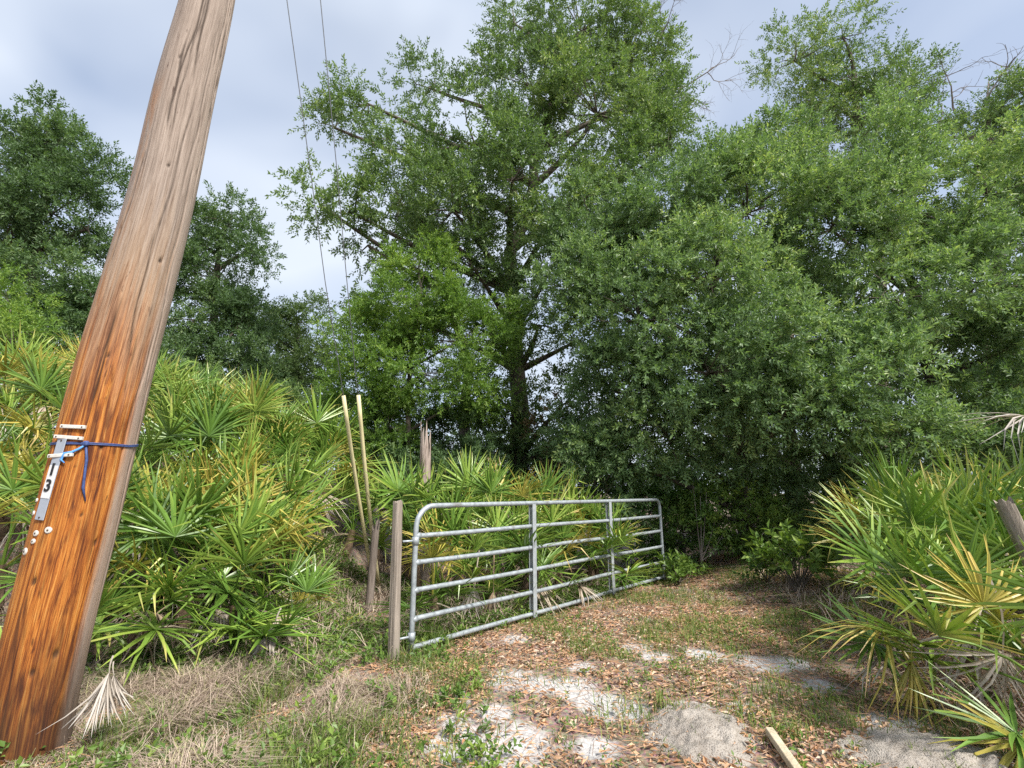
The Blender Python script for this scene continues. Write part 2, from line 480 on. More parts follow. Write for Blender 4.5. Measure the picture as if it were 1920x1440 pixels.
# ------------------------------------------------------------------ leaves, sprays, crowns
def add_leaves(mb, P, AX, NR, L, W, v, fold=.18):
    """kite-shaped folded leaves"""
    AX = unit(AX); Wd = unit(np.cross(NR, AX)); N2 = np.cross(AX, Wd)
    L = np.asarray(L)[:, None]; W = np.asarray(W)[:, None]
    mid = P + AX * L * .45 
    v0, v2 = P, P + AX * L - N2 * L * .12
    v1, v3 = mid + Wd * W / 2 + N2 * W * fold, mid - Wd * W / 2 + N2 * W * fold
    n = len(P)
    VV = np.stack([v0, v1, v2, v3], 1).reshape(-1, 3)
    b = np.arange(n)[:, None] * 4
    TT = np.concatenate([b + [0, 1, 2], b + [0, 2, 3]], 1).reshape(-1, 3)
    mb.add(VV, TT, np.repeat(v, 4))

def add_sprays(mb, P, D, L, n, ll, lw, r, up=.75, vbase=None, vspread=.55, droop=.15):
    S = len(P); D = unit(D)
    ref = np.where(np.abs(D[:, 2:3]) < .9, np.array([[0, 0, 1.0]]), np.array([[1.0, 0, 0]]))
    U = unit(np.cross(ref, D)); W = np.cross(D, U)
    t = np.linspace(.12, 1, n)[None, :, None]
    L = np.asarray(L)[:, None, None]
    pos = P[:, None] + D[:, None] * L * t
    pos[..., 2:3] -= droop * L * t * t
    az = (np.arange(n) * 2.4)[None, :] + r.uniform(0, 6.28, (S, 1)) + r.normal(0, .4, (S, n))
    side = U[:, None] * np.cos(az)[..., None] + W[:, None] * np.sin(az)[..., None]
    k = np.where(t > .9, 1.6, .6)
    ax = unit(D[:, None] * k + side * .85)
    nr = unit(np.array([0, 0, up]) + r.normal(0, .55, (S, n, 3)))
    if vbase is None: vbase = r.random(S)
    v = np.clip(vbase[:, None] * (1 - vspread) + r.random((S, n)) * vspread, 0, 1)
    sc = r.uniform(.7, 1.25, (S, n))
    add_leaves(mb, pos.reshape(-1, 3), ax.reshape(-1, 3), nr.reshape(-1, 3), (ll * sc).ravel(), (lw * sc).ravel(), v.ravel())

def lobe_px(px, py, Y, rx, ry, dens=1.0):
    c = at(px, py, Y)
    dep = (c[1]) * CP + (c[2] - CAM_H) * SP
    k = dep / FPX
    kx = math.cos(math.atan(abs(px - 960) / FPX)) ** .5
    return (c, np.array([rx * k * kx, (rx + ry) * .5 * k * .95, ry * k]), dens)

def build_tree(name, label, cat, base, trunk_pts, trunk_r, lobes, mat, ll, lw, dens=1.0, nl=14, clump=.42, group=None, bark='bark',
               seed=1, spray=.30, limb=.05, fill=.72, twig=True, up=.5):
    """lobes: (centre, radii, density).  One thing: trunk, limbs, crown"""
    r = np.random.default_rng(seed)
    t = thing(name, label, cat, base, group)
    tb = MB()
    tp = np.array(trunk_pts, float)
    # resample trunk with a little wobble
    s = np.linspace(0, 1, 14)
    cum = np.r_[0, np.cumsum(np.linalg.norm(np.diff(tp, axis=0), axis=1))]; cum /= cum[-1]
    path = np.stack([np.interp(s, cum, tp[:, k]) for k in range(3)], 1)
    path[1:-1, :2] += r.normal(0, trunk_r * .25, (12, 2))
    rad = trunk_r * (1 - .65 * s) * (1 + .5 * np.exp(-s * 18))
    tb.tube(path, rad, 10)
    tb.build('trunk', M[bark], t, smooth_=True)
    mb = MB()
    for c, rad3, dn in lobes:
        lb = MB()
        area = (rad3[0] * rad3[1] + rad3[0] * rad3[2] + rad3[1] * rad3[2]) / 3 * 4 * math.pi
        ncl = max(4, int(area * fill / (clump * clump) * .42))
        u = unit(r.normal(size=(ncl, 3)))
        rr = r.uniform(.5, 1.06, (ncl, 1)) ** .6
        lt = r.normal(0, .17)
        cc = c + u * rad3 * rr
        # limb from the trunk to the lobe's heart, twigs on to each clump
        k = int(np.clip(np.argmin(np.abs(path[:, 2] - (c[2] - .5 * np.linalg.norm(c[:2] - path[7, :2])))), 2, 13))
        mid = (path[k] + c) / 2 + r.normal(0, .15, 3) * np.linalg.norm(c - path[k]) * .5
        q = np.linspace(0, 1, 7)[:, None]
        lp = (1 - q) ** 2 * path[k] + 2 * q * (1 - q) * mid + q * q * c
        lb.tube(lp, np.linspace(limb * 1.4, limb * .45, 7), 6, cap=False)
        if twig:
            for e in cc[:: 2]:
                m2 = (c + e) / 2 + r.normal(0, .08, 3)
                lb.tube(np.array([c, m2, e]), [limb * .35, limb * .22, .006], 4, cap=False)
        lb.build('limb', M[bark], t, smooth_=True)
        ns = max(5, int(37 * dens * dn))
        cu = r.uniform(.6, 1.35, (ncl, 1, 1))
        sd = unit(r.normal(size=(ncl, ns, 3)) + u[:, None] * .55 + np.array([0, 0, .55]))
        sp = cc[:, None] + sd * clump * cu * r.uniform(.15, .95, (ncl, ns, 1)) * np.array([1.15, 1.15, .85])
        vb = np.clip(np.repeat(r.normal(.44, .20, (ncl, 1)) + lt, ns, 1) + r.normal(0, .15, (ncl, ns)), 0, 1)
        n_s = ncl * ns
        add_sprays(mb, sp.reshape(-1, 3), sd.reshape(-1, 3), r.uniform(.6, 1.2, n_s) * spray, nl, ll, lw, r, up=up, vbase=vb.ravel())
    mb.build('crown', M[mat], t)
    return t

def bare_branch(mb, p, d, L, rad, r, depth=0):
    n = 6
    pts = [np.array(p, float)]
    d = unit(d)
    for k in range(n):
        d = unit(d + r.normal(0, .16, 3))
        pts.append(pts[-1] + d * L / n)
    mb.tube(np.array(pts), np.linspace(rad, rad * .4, n + 1), 5, cap=False)
    if depth < 3:
        for k in range(r.integers(3, 6)):
            q = pts[r.integers(2, n + 1)]
            bare_branch(mb, q, d + r.normal(0, .65, 3), L * r.uniform(.4, .65), rad * .45, r, depth + 1)

def gbase(px, Y):
    p = at(px, 900, Y); return np.array([p[0], Y, gz(p[0], Y)])

def tri_count():
    return sum(len(me.polygons) for me in bpy.data.meshes)

# --- the tall oak in the middle
b = gbase(985, 12.0)
lob = [lobe_px(*a) for a in [
    (1090, 60, 12.2, 105, 85), (965, 45, 12.6, 55, 50, .8), (1180, 110, 12.6, 80, 90), (1000, 165, 11.8, 100, 95), (1120, 215, 11.2, 120, 95),
    (890, 270, 11.0, 100, 85), (770, 285, 11.0, 75, 60), (690, 195, 11.4, 62, 48, .9), (628, 240, 11.4, 34, 40, .8), (805, 165, 12.0, 45, 42, .9),
    (600, 385, 10.6, 52, 48, .7), (665, 400, 10.6, 52, 52, .8), (690, 460, 10.8, 40, 42, .6), (750, 380, 10.6, 75, 65), (850, 395, 10.2, 100, 80), (960, 340, 10.2, 95, 80),
    (1060, 390, 10.4, 85, 75), (1225, 190, 12.2, 62, 75, .9), (1240, 290, 11.4, 60, 65), (1030, 510, 10.8, 85, 55, .8), (890, 505, 10.6, 80, 55, .8), (1160, 330, 10.8, 90, 70),
    (680, 560, 11.5, 45, 55, .35), (1080, 640, 11.5, 60, 40, .5), (1010, 610, 11.2, 60, 45, .6), (925, 640, 11, 60, 50, .7), (960, 770, 10.8, 70, 45, .7), (1055, 760, 11, 55, 45, .6), (890, 780, 11, 60, 45, .7), (1010, 850, 10.8, 70, 40, .8)]]
t = build_tree('oak_tree', 'tallest oak in the middle, dark trunk rising behind the gate', 'tree', b,
               [b, at(975, 720, 12), at(955, 520, 12), at(1000, 300, 12), at(1060, 120, 12.2)], .27, lob, 'oak', .10, .041, .68, 13, .46, seed=21, fill=.80, limb=.075, spray=.34)
mb = MB(); r = np.random.default_rng(4)
for p, q in (((1215, 150), (1255, 45)), ((1240, 190), (1335, 95)), ((1225, 175), (1320, 150))):
    a0 = at(*p, 12.4); a1 = at(*q, 12.4)
    bare_branch(mb, a0, a1 - a0, np.linalg.norm(a1 - a0) * .8, .03, r)
mb.build('dead_branch', M['dead_wood'], t)

# --- second trunk behind it
b = gbase(870, 12.6)
build_tree('oak_tree', 'thinner dark trunk standing just left of the tallest oak', 'tree', b,
           [b, at(872, 700, 12.6), at(850, 560, 12.6), at(830, 440, 12.4)], .20,
           [lobe_px(*a) for a in [(840, 450, 12.5, 90, 60), (790, 560, 12.2, 60, 50, .6), (910, 560, 12.5, 50, 45, .6)]], 'oak_dark', .085, .034, .8, 14, .42, seed=22, limb=.06)

# --- bright green tree left of the middle
b = gbase(770, 9.6)
build_tree('bright_tree', 'bright yellow green young tree behind the two yellow guards', 'tree', b,
           [b, at(765, 760, 9.6), at(775, 640, 9.5), at(790, 540, 9.5)], .08,
           [lobe_px(*a) for a in [(780, 560, 9.4, 95, 70), (860, 640, 9.2, 100, 55), (715, 640, 9.4, 70, 60), (790, 700, 9.2, 105, 60), (895, 730, 9.6, 55, 55, .7),
                                  (690, 740, 9.4, 55, 65), (790, 480, 9.8, 55, 45, .8), (920, 590, 9.6, 50, 40, .7), (730, 800, 9.2, 70, 55), (660, 640, 9.8, 40, 50, .5)]],
           'bright', .07, .026, .95, 14, .30, seed=23, limb=.025, spray=.26)

# --- the big evergreen wall on the right: two trees
b = gbase(1390, 9.6)
build_tree('laurel_oak', 'broad grey green evergreen hanging over the far end of the gate', 'tree', b,
           [b, at(1385, 900, 9.6), at(1370, 750, 9.4), at(1340, 560, 9.2)], .17,
           [lobe_px(*a) for a in [(1130, 440, 9.4, 95, 80), (1095, 545, 8.9, 80, 70), (1200, 600, 8.3, 120, 95), (1330, 520, 8.3, 125, 90), (1250, 410, 8.8, 120, 80),
                                  (1400, 400, 8.9, 120, 85), (1330, 700, 8.0, 130, 90), (1175, 740, 8.6, 85, 75), (1250, 815, 8.6, 115, 58), (1400, 812, 8.3, 112, 58),
                                  (1480, 630, 7.8, 115, 95), (1480, 760, 7.7, 110, 75), (1120, 850, 9.0, 70, 55), (1350, 330, 9.4, 90, 60, .8)]],
           'laurel', .084, .033, .96, 15, .42, seed=24, fill=.90, limb=.05, spray=.30)
b = gbase(1760, 9.4)
build_tree('laurel_oak', 'dense rounded evergreen filling the right edge above the palmettos', 'tree', b,
           [b, at(1755, 860, 9.4), at(1740, 650, 9.2), at(1700, 480, 9.2)], .18,
           [lobe_px(*a) for a in [(1470, 290, 9.6, 85, 65), (1590, 300, 9.4, 115, 80), (1560, 430, 8.6, 125, 90), (1700, 400, 8.9, 125, 95), (1850, 370, 8.9, 125, 95),
                                  (1680, 560, 7.9, 125, 90), (1830, 530, 8.1, 125, 95), (1610, 700, 7.5, 105, 75), (1790, 690, 8.8, 95, 55, .5), (1920, 640, 8.2, 95, 80),
                                  (1670, 800, 7.6, 95, 55), (1560, 850, 8.2, 80, 60), (1800, 790, 8.4, 90, 55, .7), (1980, 450, 8.6, 110, 110), (1930, 800, 8.4, 90, 60, .8), (1980, 300, 9, 90, 90)]],
           'laurel', .084, .033, .96, 15, .42, seed=25, fill=.90, limb=.05, spray=.30)

# --- taller trees behind the right mass
b = gbase(1640, 14.5)
t = build_tree('oak_tree', 'open crowned oak against the sky above the right evergreens', 'tree', b,
               [b, at(1650, 500, 14.5), at(1640, 300, 14.5), at(1600, 180, 14.3)], .22,
               [lobe_px(*a) for a in [(1490, 115, 14, 68, 62, .7), (1580, 70, 14, 50, 48, .6), (1600, 150, 14, 75, 55, .8), (1690, 160, 14.2, 55, 52, .6), (1630, 220, 14, 95, 50), (1530, 190, 14, 60, 50, .7)]],
               'oak', .10, .042, .8, 12, .45, seed=26, limb=.07, spray=.4)
b = gbase(1880, 13.5)
t = build_tree('oak_tree', 'oak with bare twisted limbs at the top right corner', 'tree', b,
               [b, at(1870, 500, 13.5), at(1850, 330, 13.5), at(1850, 220, 13.4)], .22,
               [lobe_px(*a) for a in [(1870, 200, 13.2, 70, 48, .9), (1820, 260, 13.2, 60, 40, .8), (1930, 190, 13.2, 60, 60), (1940, 290, 13, 70, 60)]],
               'oak', .10, .042, .8, 12, .45, seed=27, limb=.07, spray=.4)
mb = MB(); r = np.random.default_rng(9)
for p, q in (((1745, 270), (1790, 150)), ((1730, 265), (1700, 300)), ((1790, 210), (1760, 130)), ((1845, 200), (1838, 100)), ((1850, 190), (1868, 105))):
    a0 = at(*p, 13.3); a1 = at(*q, 13.3)
    bare_branch(mb, a0, a1 - a0, np.linalg.norm(a1 - a0) * .8, .032, r, 1)
bare_branch(mb, at(1850, 250, 13.4), at(1730, 268, 13.3) - at(1850, 250, 13.4), 1.7, .07, r, 2)
mb.build('dead_branch', M['dead_wood'], t)

# --- the trees that stand behind the evergreen wall
b = gbase(1480, 12.2)
build_tree('oak_tree', 'dark oak mostly hidden behind the grey green evergreen wall', 'tree', b,
           [b, at(1480, 800, 12.2), at(1470, 600, 12.2), at(1480, 480, 12.2)], .2,
           [lobe_px(*a) for a in [(1180, 560, 11.8, 90, 80), (1310, 600, 11.6, 110, 90), (1450, 560, 11.6, 110, 90), (1600, 600, 11.6, 110, 90), (1240, 720, 11.4, 100, 70),
                                  (1420, 720, 11.4, 110, 80), (1560, 740, 11.4, 100, 80), (1700, 660, 11.6, 90, 80)]],
           'oak_dark', .13, .055, .5, 11, .55, seed=32, limb=.06, spray=.42, fill=.8)
b = gbase(1850, 11.6)
build_tree('oak_tree', 'dark oak behind the evergreens at the right edge', 'tree', b,
           [b, at(1850, 800, 11.6), at(1850, 650, 11.6)], .18,
           [lobe_px(*a) for a in [(1790, 690, 11.4, 90, 80), (1890, 660, 11.4, 100, 90), (1840, 780, 11.2, 100, 60), (1960, 760, 11.2, 90, 80)]],
           'oak_dark', .13, .055, .5, 11, .55, seed=33, limb=.06, spray=.42, fill=.8)

# --- left trees
b = gbase(60, 12.0)
build_tree('oak_tree', 'dark leaning oak at the left edge behind the utility pole', 'tree', b,
           [b, at(70, 640, 12), at(60, 500, 12), at(90, 350, 12)], .22,
           [lobe_px(*a) for a in [(85, 290, 12, 75, 60), (90, 235, 12, 38, 32, .7), (20, 310, 12, 70, 70), (165, 340, 12, 62, 50, .85), (100, 400, 11.6, 95, 60), (20, 450, 11.4, 80, 70),
                                  (165, 430, 11.8, 60, 45, .6), (60, 540, 11, 100, 65), (170, 545, 11.2, 60, 60), (-60, 420, 12, 80, 110), (230, 600, 11.5, 70, 50)]],
           'oak_dark', .10, .042, 1.0, 13, .45, seed=28, limb=.07, spray=.36)
b = gbase(15, 9.0)
build_tree('bright_tree', 'light green bush under the dark oak at the left edge', 'bush', b,
           [b, at(20, 700, 9), at(20, 600, 9)], .05, [lobe_px(*a) for a in [(20, 570, 9, 45, 50), (50, 620, 8.8, 40, 30), (-30, 600, 9, 50, 50)]],
           'bright', .07, .028, .8, 12, .3, seed=29, limb=.02, spray=.25)
b = gbase(400, 15.5)
build_tree('oak_tree', 'round topped oak just right of the utility pole', 'tree', b,
           [b, at(400, 700, 15.5), at(395, 580, 15.5), at(410, 480, 15.5)], .22,
           [lobe_px(*a) for a in [(425, 425, 15.2, 62, 38, .8), (370, 450, 15.4, 55, 50), (475, 470, 15.2, 42, 42, .8), (410, 520, 15, 80, 55), (370, 600, 14.6, 85, 55), (440, 620, 14.4, 70, 60),
                                  (330, 680, 14, 70, 45), (430, 700, 14, 90, 45)]],
           'oak_dark', .11, .046, 1.0, 13, .5, seed=30, limb=.07, spray=.4)
b = gbase(560, 19)
build_tree('oak_tree', 'farther pale topped oak in the gap left of the guy wires', 'tree', b,
           [b, at(560, 760, 19), at(555, 680, 19), at(560, 620, 19)], .2,
           [lobe_px(*a) for a in [(555, 600, 19, 62, 36, .8), (500, 620, 19, 50, 45), (600, 650, 18.5, 36, 50, .6), (540, 680, 18, 75, 50), (610, 730, 18, 50, 40, .6), (480, 720, 17.5, 60, 40)]],
           'wood_mass', .13, .055, .9, 12, .55, seed=31, limb=.07, spray=.45)

# --- understory behind the gate
for nm, lab, px, Y, lobs, mat, sd in [
    ('shrub', 'dark leafy shrub between the snag and the bright tree', 790, 10.4, [(760, 820, 10.2, 75, 50), (850, 830, 10.2, 75, 55), (700, 850, 10, 60, 55)], 'oak_dark', 41),
    ('shrub', 'dark green shrub behind the palmettos left of the snag', 720, 9.6, [(700, 880, 9.4, 60, 45), (770, 890, 9.2, 60, 40), (860, 880, 9.4, 70, 45)], 'oak_dark', 42),
    ('shrub', 'withered brown shrub at the foot of the tallest oak', 1050, 9.8, [(1045, 810, 10.2, 45, 50, .5), (1075, 880, 10, 45, 40, .5)], 'brown_leaf', 43),
    ('shrub', 'green shrub right of the withered brown shrub', 1115, 9.4, [(1105, 770, 9.2, 50, 60), (1150, 850, 9, 60, 55), (1140, 920, 8.8, 70, 45)], 'laurel', 44),
    ('shrub', 'green shrub right behind the far end of the gate', 1270, 9.6, [(1200, 990, 9.6, 60, 60, .8), (1280, 1000, 9.8, 50, 60, .7), (1240, 930, 9.8, 60, 40, .8)], 'shrub', 45),
    ('shrub', 'thin shrub with brightened leaves deep in the hollow beyond the clearing', 1400, 9.5, [(1390, 965, 9.0, 60, 60, .8), (1440, 1000, 8.9, 48, 48, .8), (1345, 955, 9.1, 50, 55, .7), (1295, 1000, 9.1, 40, 45, .6)], 'weed', 46),  # brighter leaf colour stands in for light blocked from the hollow
    ('shrub', 'dark shrub under the evergreen left of the right palmettos', 1540, 8.8, [(1560, 930, 8.6, 70, 60), (1510, 980, 9.0, 40, 40, .7), (1640, 880, 8.4, 80, 50)], 'oak_dark', 47),
    ('shrub', 'dark green shrub under the left oak, behind the top of the bank', 100, 10.6, [(-20, 640, 10.4, 90, 60), (90, 640, 10.6, 90, 50), (200, 650, 10.8, 90, 50), (260, 690, 11, 70, 50)], 'oak_dark', 49),
    ('shrub', 'green thicket between the pole and the far pale oak', 480, 12.5, [(350, 740, 12, 80, 50), (450, 760, 12, 80, 45), (550, 780, 12.2, 80, 50), (630, 800, 11.5, 60, 50)], 'oak', 50),
    ('shrub', 'dark shrub behind the gate, below the tallest oak', 960, 11.2, [(880, 900, 11, 80, 50), (960, 880, 11.2, 80, 60), (1040, 900, 11, 80, 50), (1180, 900, 11, 90, 50), (930, 800, 11.6, 50, 40, .6)], 'oak_dark', 51),
    ('shrub', 'dark thicket closing the hollow beyond the clearing', 1390, 13.0, [(1300, 900, 13, 70, 70), (1400, 900, 13, 90, 80), (1500, 920, 12.6, 80, 80), (1230, 930, 12.8, 60, 60), (1330, 985, 12.5, 60, 35), (1420, 985, 12.5, 60, 35), (1500, 995, 12, 60, 35), (1250, 985, 12.5, 60, 35), (1590, 985, 11, 70, 40)], 'oak', 52),
    ('shrub', 'dark shrub closing the view behind the right palmettos', 1800, 7.8, [(1750, 860, 7.8, 90, 60), (1870, 850, 7.6, 90, 70), (1850, 760, 8, 90, 60, .6)], 'oak_dark', 48)]:
    b = gbase(px, Y)
    L_ = [lobe_px(*a) for a in lobs]
    build_tree(nm, lab, 'shrub', b, [b, b + [0.05, 0, .5], L_[0][0]], .04, L_, mat, .085, .036, .55, 11, .30, seed=sd, limb=.018, spray=.22)

# --- far wood that closes the horizon
mb = MB(); r = np.random.default_rng(77)
n_ = 400
xx = r.uniform(-45, 45, n_); yy = r.uniform(20, 34, n_)
hh = 3.0 + 2.6 * fbm(xx * .18 + 3, yy * .1)
c = np.stack([xx, yy, r.uniform(.02, 1, n_) ** .8 * hh], 1)
sd = unit(r.normal(size=(n_, 12, 3)) + [0, -.3, .4])
sp = c[:, None] + sd * r.uniform(.2, 1.1, (n_, 12, 1))
add_sprays(mb, sp.reshape(-1, 3), sd.reshape(-1, 3), np.full(n_ * 12, .6), 9, .20, .085, r, vbase=np.repeat(r.random(n_), 12))
tag(mb.build('far_wood', M['wood_mass']), 'low green wood far behind the clearing, seen as one mass', 'wood', kind='stuff')

# ------------------------------------------------------------------ saw palmettos
def frond_mesh(seed, nb, Rb, Lp, spread, cone, droop, mat, wid=.030, curl=.1):
    r = np.random.default_rng(seed)
    mb = MB()
    s = np.linspace(0, 1, 5)
    pet = np.stack([0 * s, s * Lp, .10 * Lp * np.sin(s * math.pi)], 1)
    mb.tube(pet, np.linspace(.011, .006, 5), 4, .25)
    H = pet[-1]
    ts = np.array([0, .16, .42, .72, 1.0]); ws = np.array([.30, .85, 1.0, .62, .06])
    ph = np.linspace(-spread, spread, nb) + r.normal(0, .05, nb)
    for i_, f in enumerate(ph):
        el = cone + r.normal(0, .12) - .15 * abs(f) / spread + (.10 if i_ % 2 else -.04)
        d = unit([math.sin(f) * math.cos(el), math.cos(f) * math.cos(el), math.sin(el)])
        L = Rb * (.78 + .22 * math.cos(f * .7)) * r.uniform(.86, 1.1)
        side = unit(np.cross(d, [0, 0, 1.0])); nn = np.cross(side, d)
        bend = r.normal(0, curl)
        dr = droop * r.uniform(.5, 1.5)
        kink = r.random() < .22
        P = H + d * (L * ts)[:, None] + side * (bend * L * ts ** 2)[:, None] + np.array([0, 0, -1.0]) * (dr * L * ts ** 2.2)[:, None]
        if kink: P[3:, 2] -= .12 * L; P[4, 2] -= .25 * L; P[4] -= d * .2 * L
        w = wid * r.uniform(.8, 1.2) * ws
        l_, rr_ = P - side * (w / 2)[:, None] + nn * (w * .30)[:, None], P + side * (w / 2)[:, None] + nn * (w * .30)[:, None]
        VV = np.stack([l_, P, rr_], 1).reshape(-1, 3)
        TT = []
        for k in range(4):
            o = k * 3
            TT += [(o, o + 1, o + 4), (o, o + 4, o + 3), (o + 1, o + 2, o + 5), (o + 1, o + 5, o + 4)]
        base = r.uniform(.15, .55)
        tip = (r.random() < .5) * r.uniform(.1, .5)
        mb.add(VV, TT, np.repeat(np.clip(base + np.array([-.1, 0, .03, .1, .22]) + tip * ts ** 3, 0, 1), 3))
    return mb.mesh('frond', mat)

FR = [frond_mesh(100 + k, 24 + k % 4 * 2, .52 + .05 * (k % 3), .75, 1.9 + .3 * (k % 3), .42 - .14 * (k % 3), .05 + .05 * (k % 2), M['frond']) for k in range(8)]
FY = [frond_mesh(200 + k, 22 + k % 3 * 2, .54, .70, 1.9, .25, .20, M['frond_yellow'], .023, curl=.16) for k in range(4)]
FD = [frond_mesh(300 + k, 17, .50, .55, 1.5, -.15, .75, M['frond_dead'], .020, .3) for k in range(5)]
# hanging dead skirt: closed fan
FS = [frond_mesh(320 + k, 18, .46, .50, .55, -.05, .15, M['frond_dead'], .022, .12) for k in range(3)]

def place_frond(parent, mesh, base, fdir, nrm_hint, sc):
    """base in world; +Y of the frond along fdir, its upper face toward nrm_hint"""
    y = unit(fdir); x = unit(np.cross(y, nrm_hint)); z = np.cross(x, y)
    o = bpy.data.objects.new('frond', mesh)
    COL.objects.link(o)
    o.parent = parent
    m = Matrix(((x[0], y[0], z[0]), (x[1], y[1], z[1]), (x[2], y[2], z[2])))
    o.rotation_euler = m.to_euler()
    o.location = np.asarray(base) - np.asarray(parent.location)
    o.scale = (sc, sc, sc)
    return o

def project(p):
    v = p - np.array([0, 0, CAM_H])
    dz = v[1] * CP + v[2] * SP
    return 960 + FPX * v[0] / dz, 720 - FPX * (-v[1] * SP + v[2] * CP) / dz
def crowds(top, d, size):
    """fronds grow away from the cleared strip at the guy anchors and from the leaning post"""
    for q in (.55, .75, 1.0, 1.2):
        p = top + unit(d) * q * size
        px, py = project(p)
        if 628 < px < 722 and 700 < py < 1130 and p[1] < 7.25: return True
        if 1838 < px < 1930 and 905 < py < 1045 and p[1] < 3.85: return True
    return False

def palmetto(x, y, label, group, seed, n=9, size=1.0, dead=2, yellow=.2, lean=(0, 0), el=(18, 80), stemh=.35):
    r = np.random.default_rng(seed)
    z = float(gz(x, y))
    t = thing('saw_palmetto', label, 'palmetto', (x, y, z), group)
    top = np.array([x + r.normal(0, .06), y + r.normal(0, .06), z + stemh * size])
    mb = MB(); mb.tube(np.array([[x, y, z - .05], (np.array([x, y, z]) + top) / 2 + r.normal(0, .02, 3), top]), [.075 * size, .065 * size, .05 * size], 7)
    mb.build('stem', M['stem'], t)
    az0 = r.uniform(0, 6.28)
    for k in range(n):
        az = az0 + k * 2.4 + r.normal(0, .25)
        e = R(el[0] + (el[1] - el[0]) * ((k + .5) / n) + r.normal(0, 6))
        d = np.array([math.cos(az) * math.cos(e) + lean[0], math.sin(az) * math.cos(e) + lean[1], math.sin(e)])
        # fans turn their face up and outward
        h = np.array([-math.cos(az) * .5, -math.sin(az) * .5, 1.0]) + r.normal(0, .35, 3)
        if crowds(top, d, size): continue
        ms = FY[r.integers(len(FY))] if r.random() < yellow else FR[r.integers(len(FR))]
        place_frond(t, ms, top - [0, 0, .05], d, h, size * r.uniform(.85, 1.15))
    for k in range(dead):
        az = r.uniform(0, 6.28); e = R(r.uniform(-35, 5))
        d = np.array([math.cos(az) * math.cos(e), math.sin(az) * math.cos(e), math.sin(e)])
        if crowds(top, d, size): continue
        ms = FD[r.integers(len(FD))] if r.random() < .7 else FS[r.integers(len(FS))]
        place_frond(t, ms, top - [0, 0, .08], d, (r.normal(0, .3), r.normal(0, .3), 1), size * r.uniform(.75, 1.05))
    return t

# left bank
G1 = 'saw palmettos on the left bank'
r = np.random.default_rng(501)
ORD = ['first', 'second', 'third', 'fourth', 'fifth', 'sixth', 'seventh', 'eighth', 'ninth', 'tenth']
ROWS = [("bank's front row", 4.75, [40, 285, 385, 470]),
        ("bank's second row", 5.45, [20, 250, 340, 410, 470]),
        ("bank's third row", 6.2, [-30, 60, 290, 375, 440, 500]),
        ("bank's fourth row", 7.0, [-10, 75, 150, 280, 345, 405, 465, 520]),
        ("bank's top row", 7.9, [30, 110, 185, 270, 320, 400, 470, 535, 600]),
        ("bank's rearmost row", 8.9, [0, 80, 160, 300, 370, 450, 530, 600])]
kk = 0
for rown, Y0, pxs in ROWS:
    for q, px0 in enumerate(pxs):
        Yq = Y0 + r.uniform(-.28, .28)
        p = gbase(px0 + r.uniform(-14, 14), Yq)
        yel = [.08, .16, .42][int(r.integers(3))]; dd = [1, 2, 5][int(r.integers(3))]
        look = ('yellowing ' if yel > .4 else '') + 'saw palmetto' + (' with dead fronds' if dd == 5 else '')
        lab = '%s, %s from left in %s' % (look, ORD[q], rown)
        palmetto(p[0], p[1], lab, G1, 600 + kk, n=int(r.integers(9, 13)) + (2 if Y0 < 6.5 else 0), size=r.uniform(.85, 1.1), dead=dd, yellow=yel, el=(8 if Y0 > 6.5 else -8, 84), stemh=r.uniform(.3, .6) + .25 if Y0 > 6.5 else r.uniform(.22, .45))
        kk += 1

# single ones on the left
def p_at(px, Y): 
    p = gbase(px, Y); return p[0], p[1]
x, y = gpt(535, 1215)[:2]
palmetto(x, y, 'small low saw palmetto at the bank foot left of the wooden gate post', G1, 701, n=9, size=.68, dead=1, yellow=.05, el=(5, 75), stemh=.2)
x, y = gpt(190, 1245)[:2]
palmetto(x, y, 'small saw palmetto pressed against the right side of the pole base', G1, 702, n=8, size=.62, dead=0, yellow=.1, el=(10, 80), stemh=.25)
x, y = gpt(595, 1180)[:2]
palmetto(x, y, 'small yellowing saw palmetto left of the foot of the yellow guards', G1, 703, n=8, size=.5, dead=1, yellow=.5, el=(5, 70), stemh=.25)

# behind the gate
G2 = 'saw palmettos behind the gate'
GN, GF = gpt(770, 1230), gpt(1246, 1092)
gdir = unit((GF - GN) * [1, 1, 0]); gperp = np.array([-gdir[1], gdir[0], 0])
for k, (s, off, sz, lab) in enumerate([
    (.9, .75, .9, 'saw palmetto behind the near end of the gate, closest to the hinge'), (1.6, .65, .95, 'saw palmetto showing through the bars left of the first upright'),
    (2.35, .7, 1.0, 'saw palmetto right behind the first flat upright of the gate'), (3.0, .6, .95, 'saw palmetto between the two flat uprights of the gate'),
    (3.65, .45, .95, 'saw palmetto with fronds pushing through the gate at the second upright'), (4.2, .75, .9, 'saw palmetto behind the far panel of the gate'),
    (1.3, 1.6, 1.0, 'taller saw palmetto just right of the broken snag'), (2.1, 1.6, 1.05, 'tall saw palmetto rising over the top rail left of the first upright'),
    (2.9, 1.5, 1.05, 'tall saw palmetto rising over the top rail right of the first upright'), (3.7, 1.3, 1.0, 'tall saw palmetto rising over the top rail near the second upright')]):
    p = GN + gdir * s + gperp * off
    palmetto(p[0], p[1], lab, G2, 720 + k, n=13 if off < 1 else 10, size=sz, dead=2, yellow=.2, el=(-5 if off < 1 else 15, 82), stemh=.36 if off < 1 else .75)
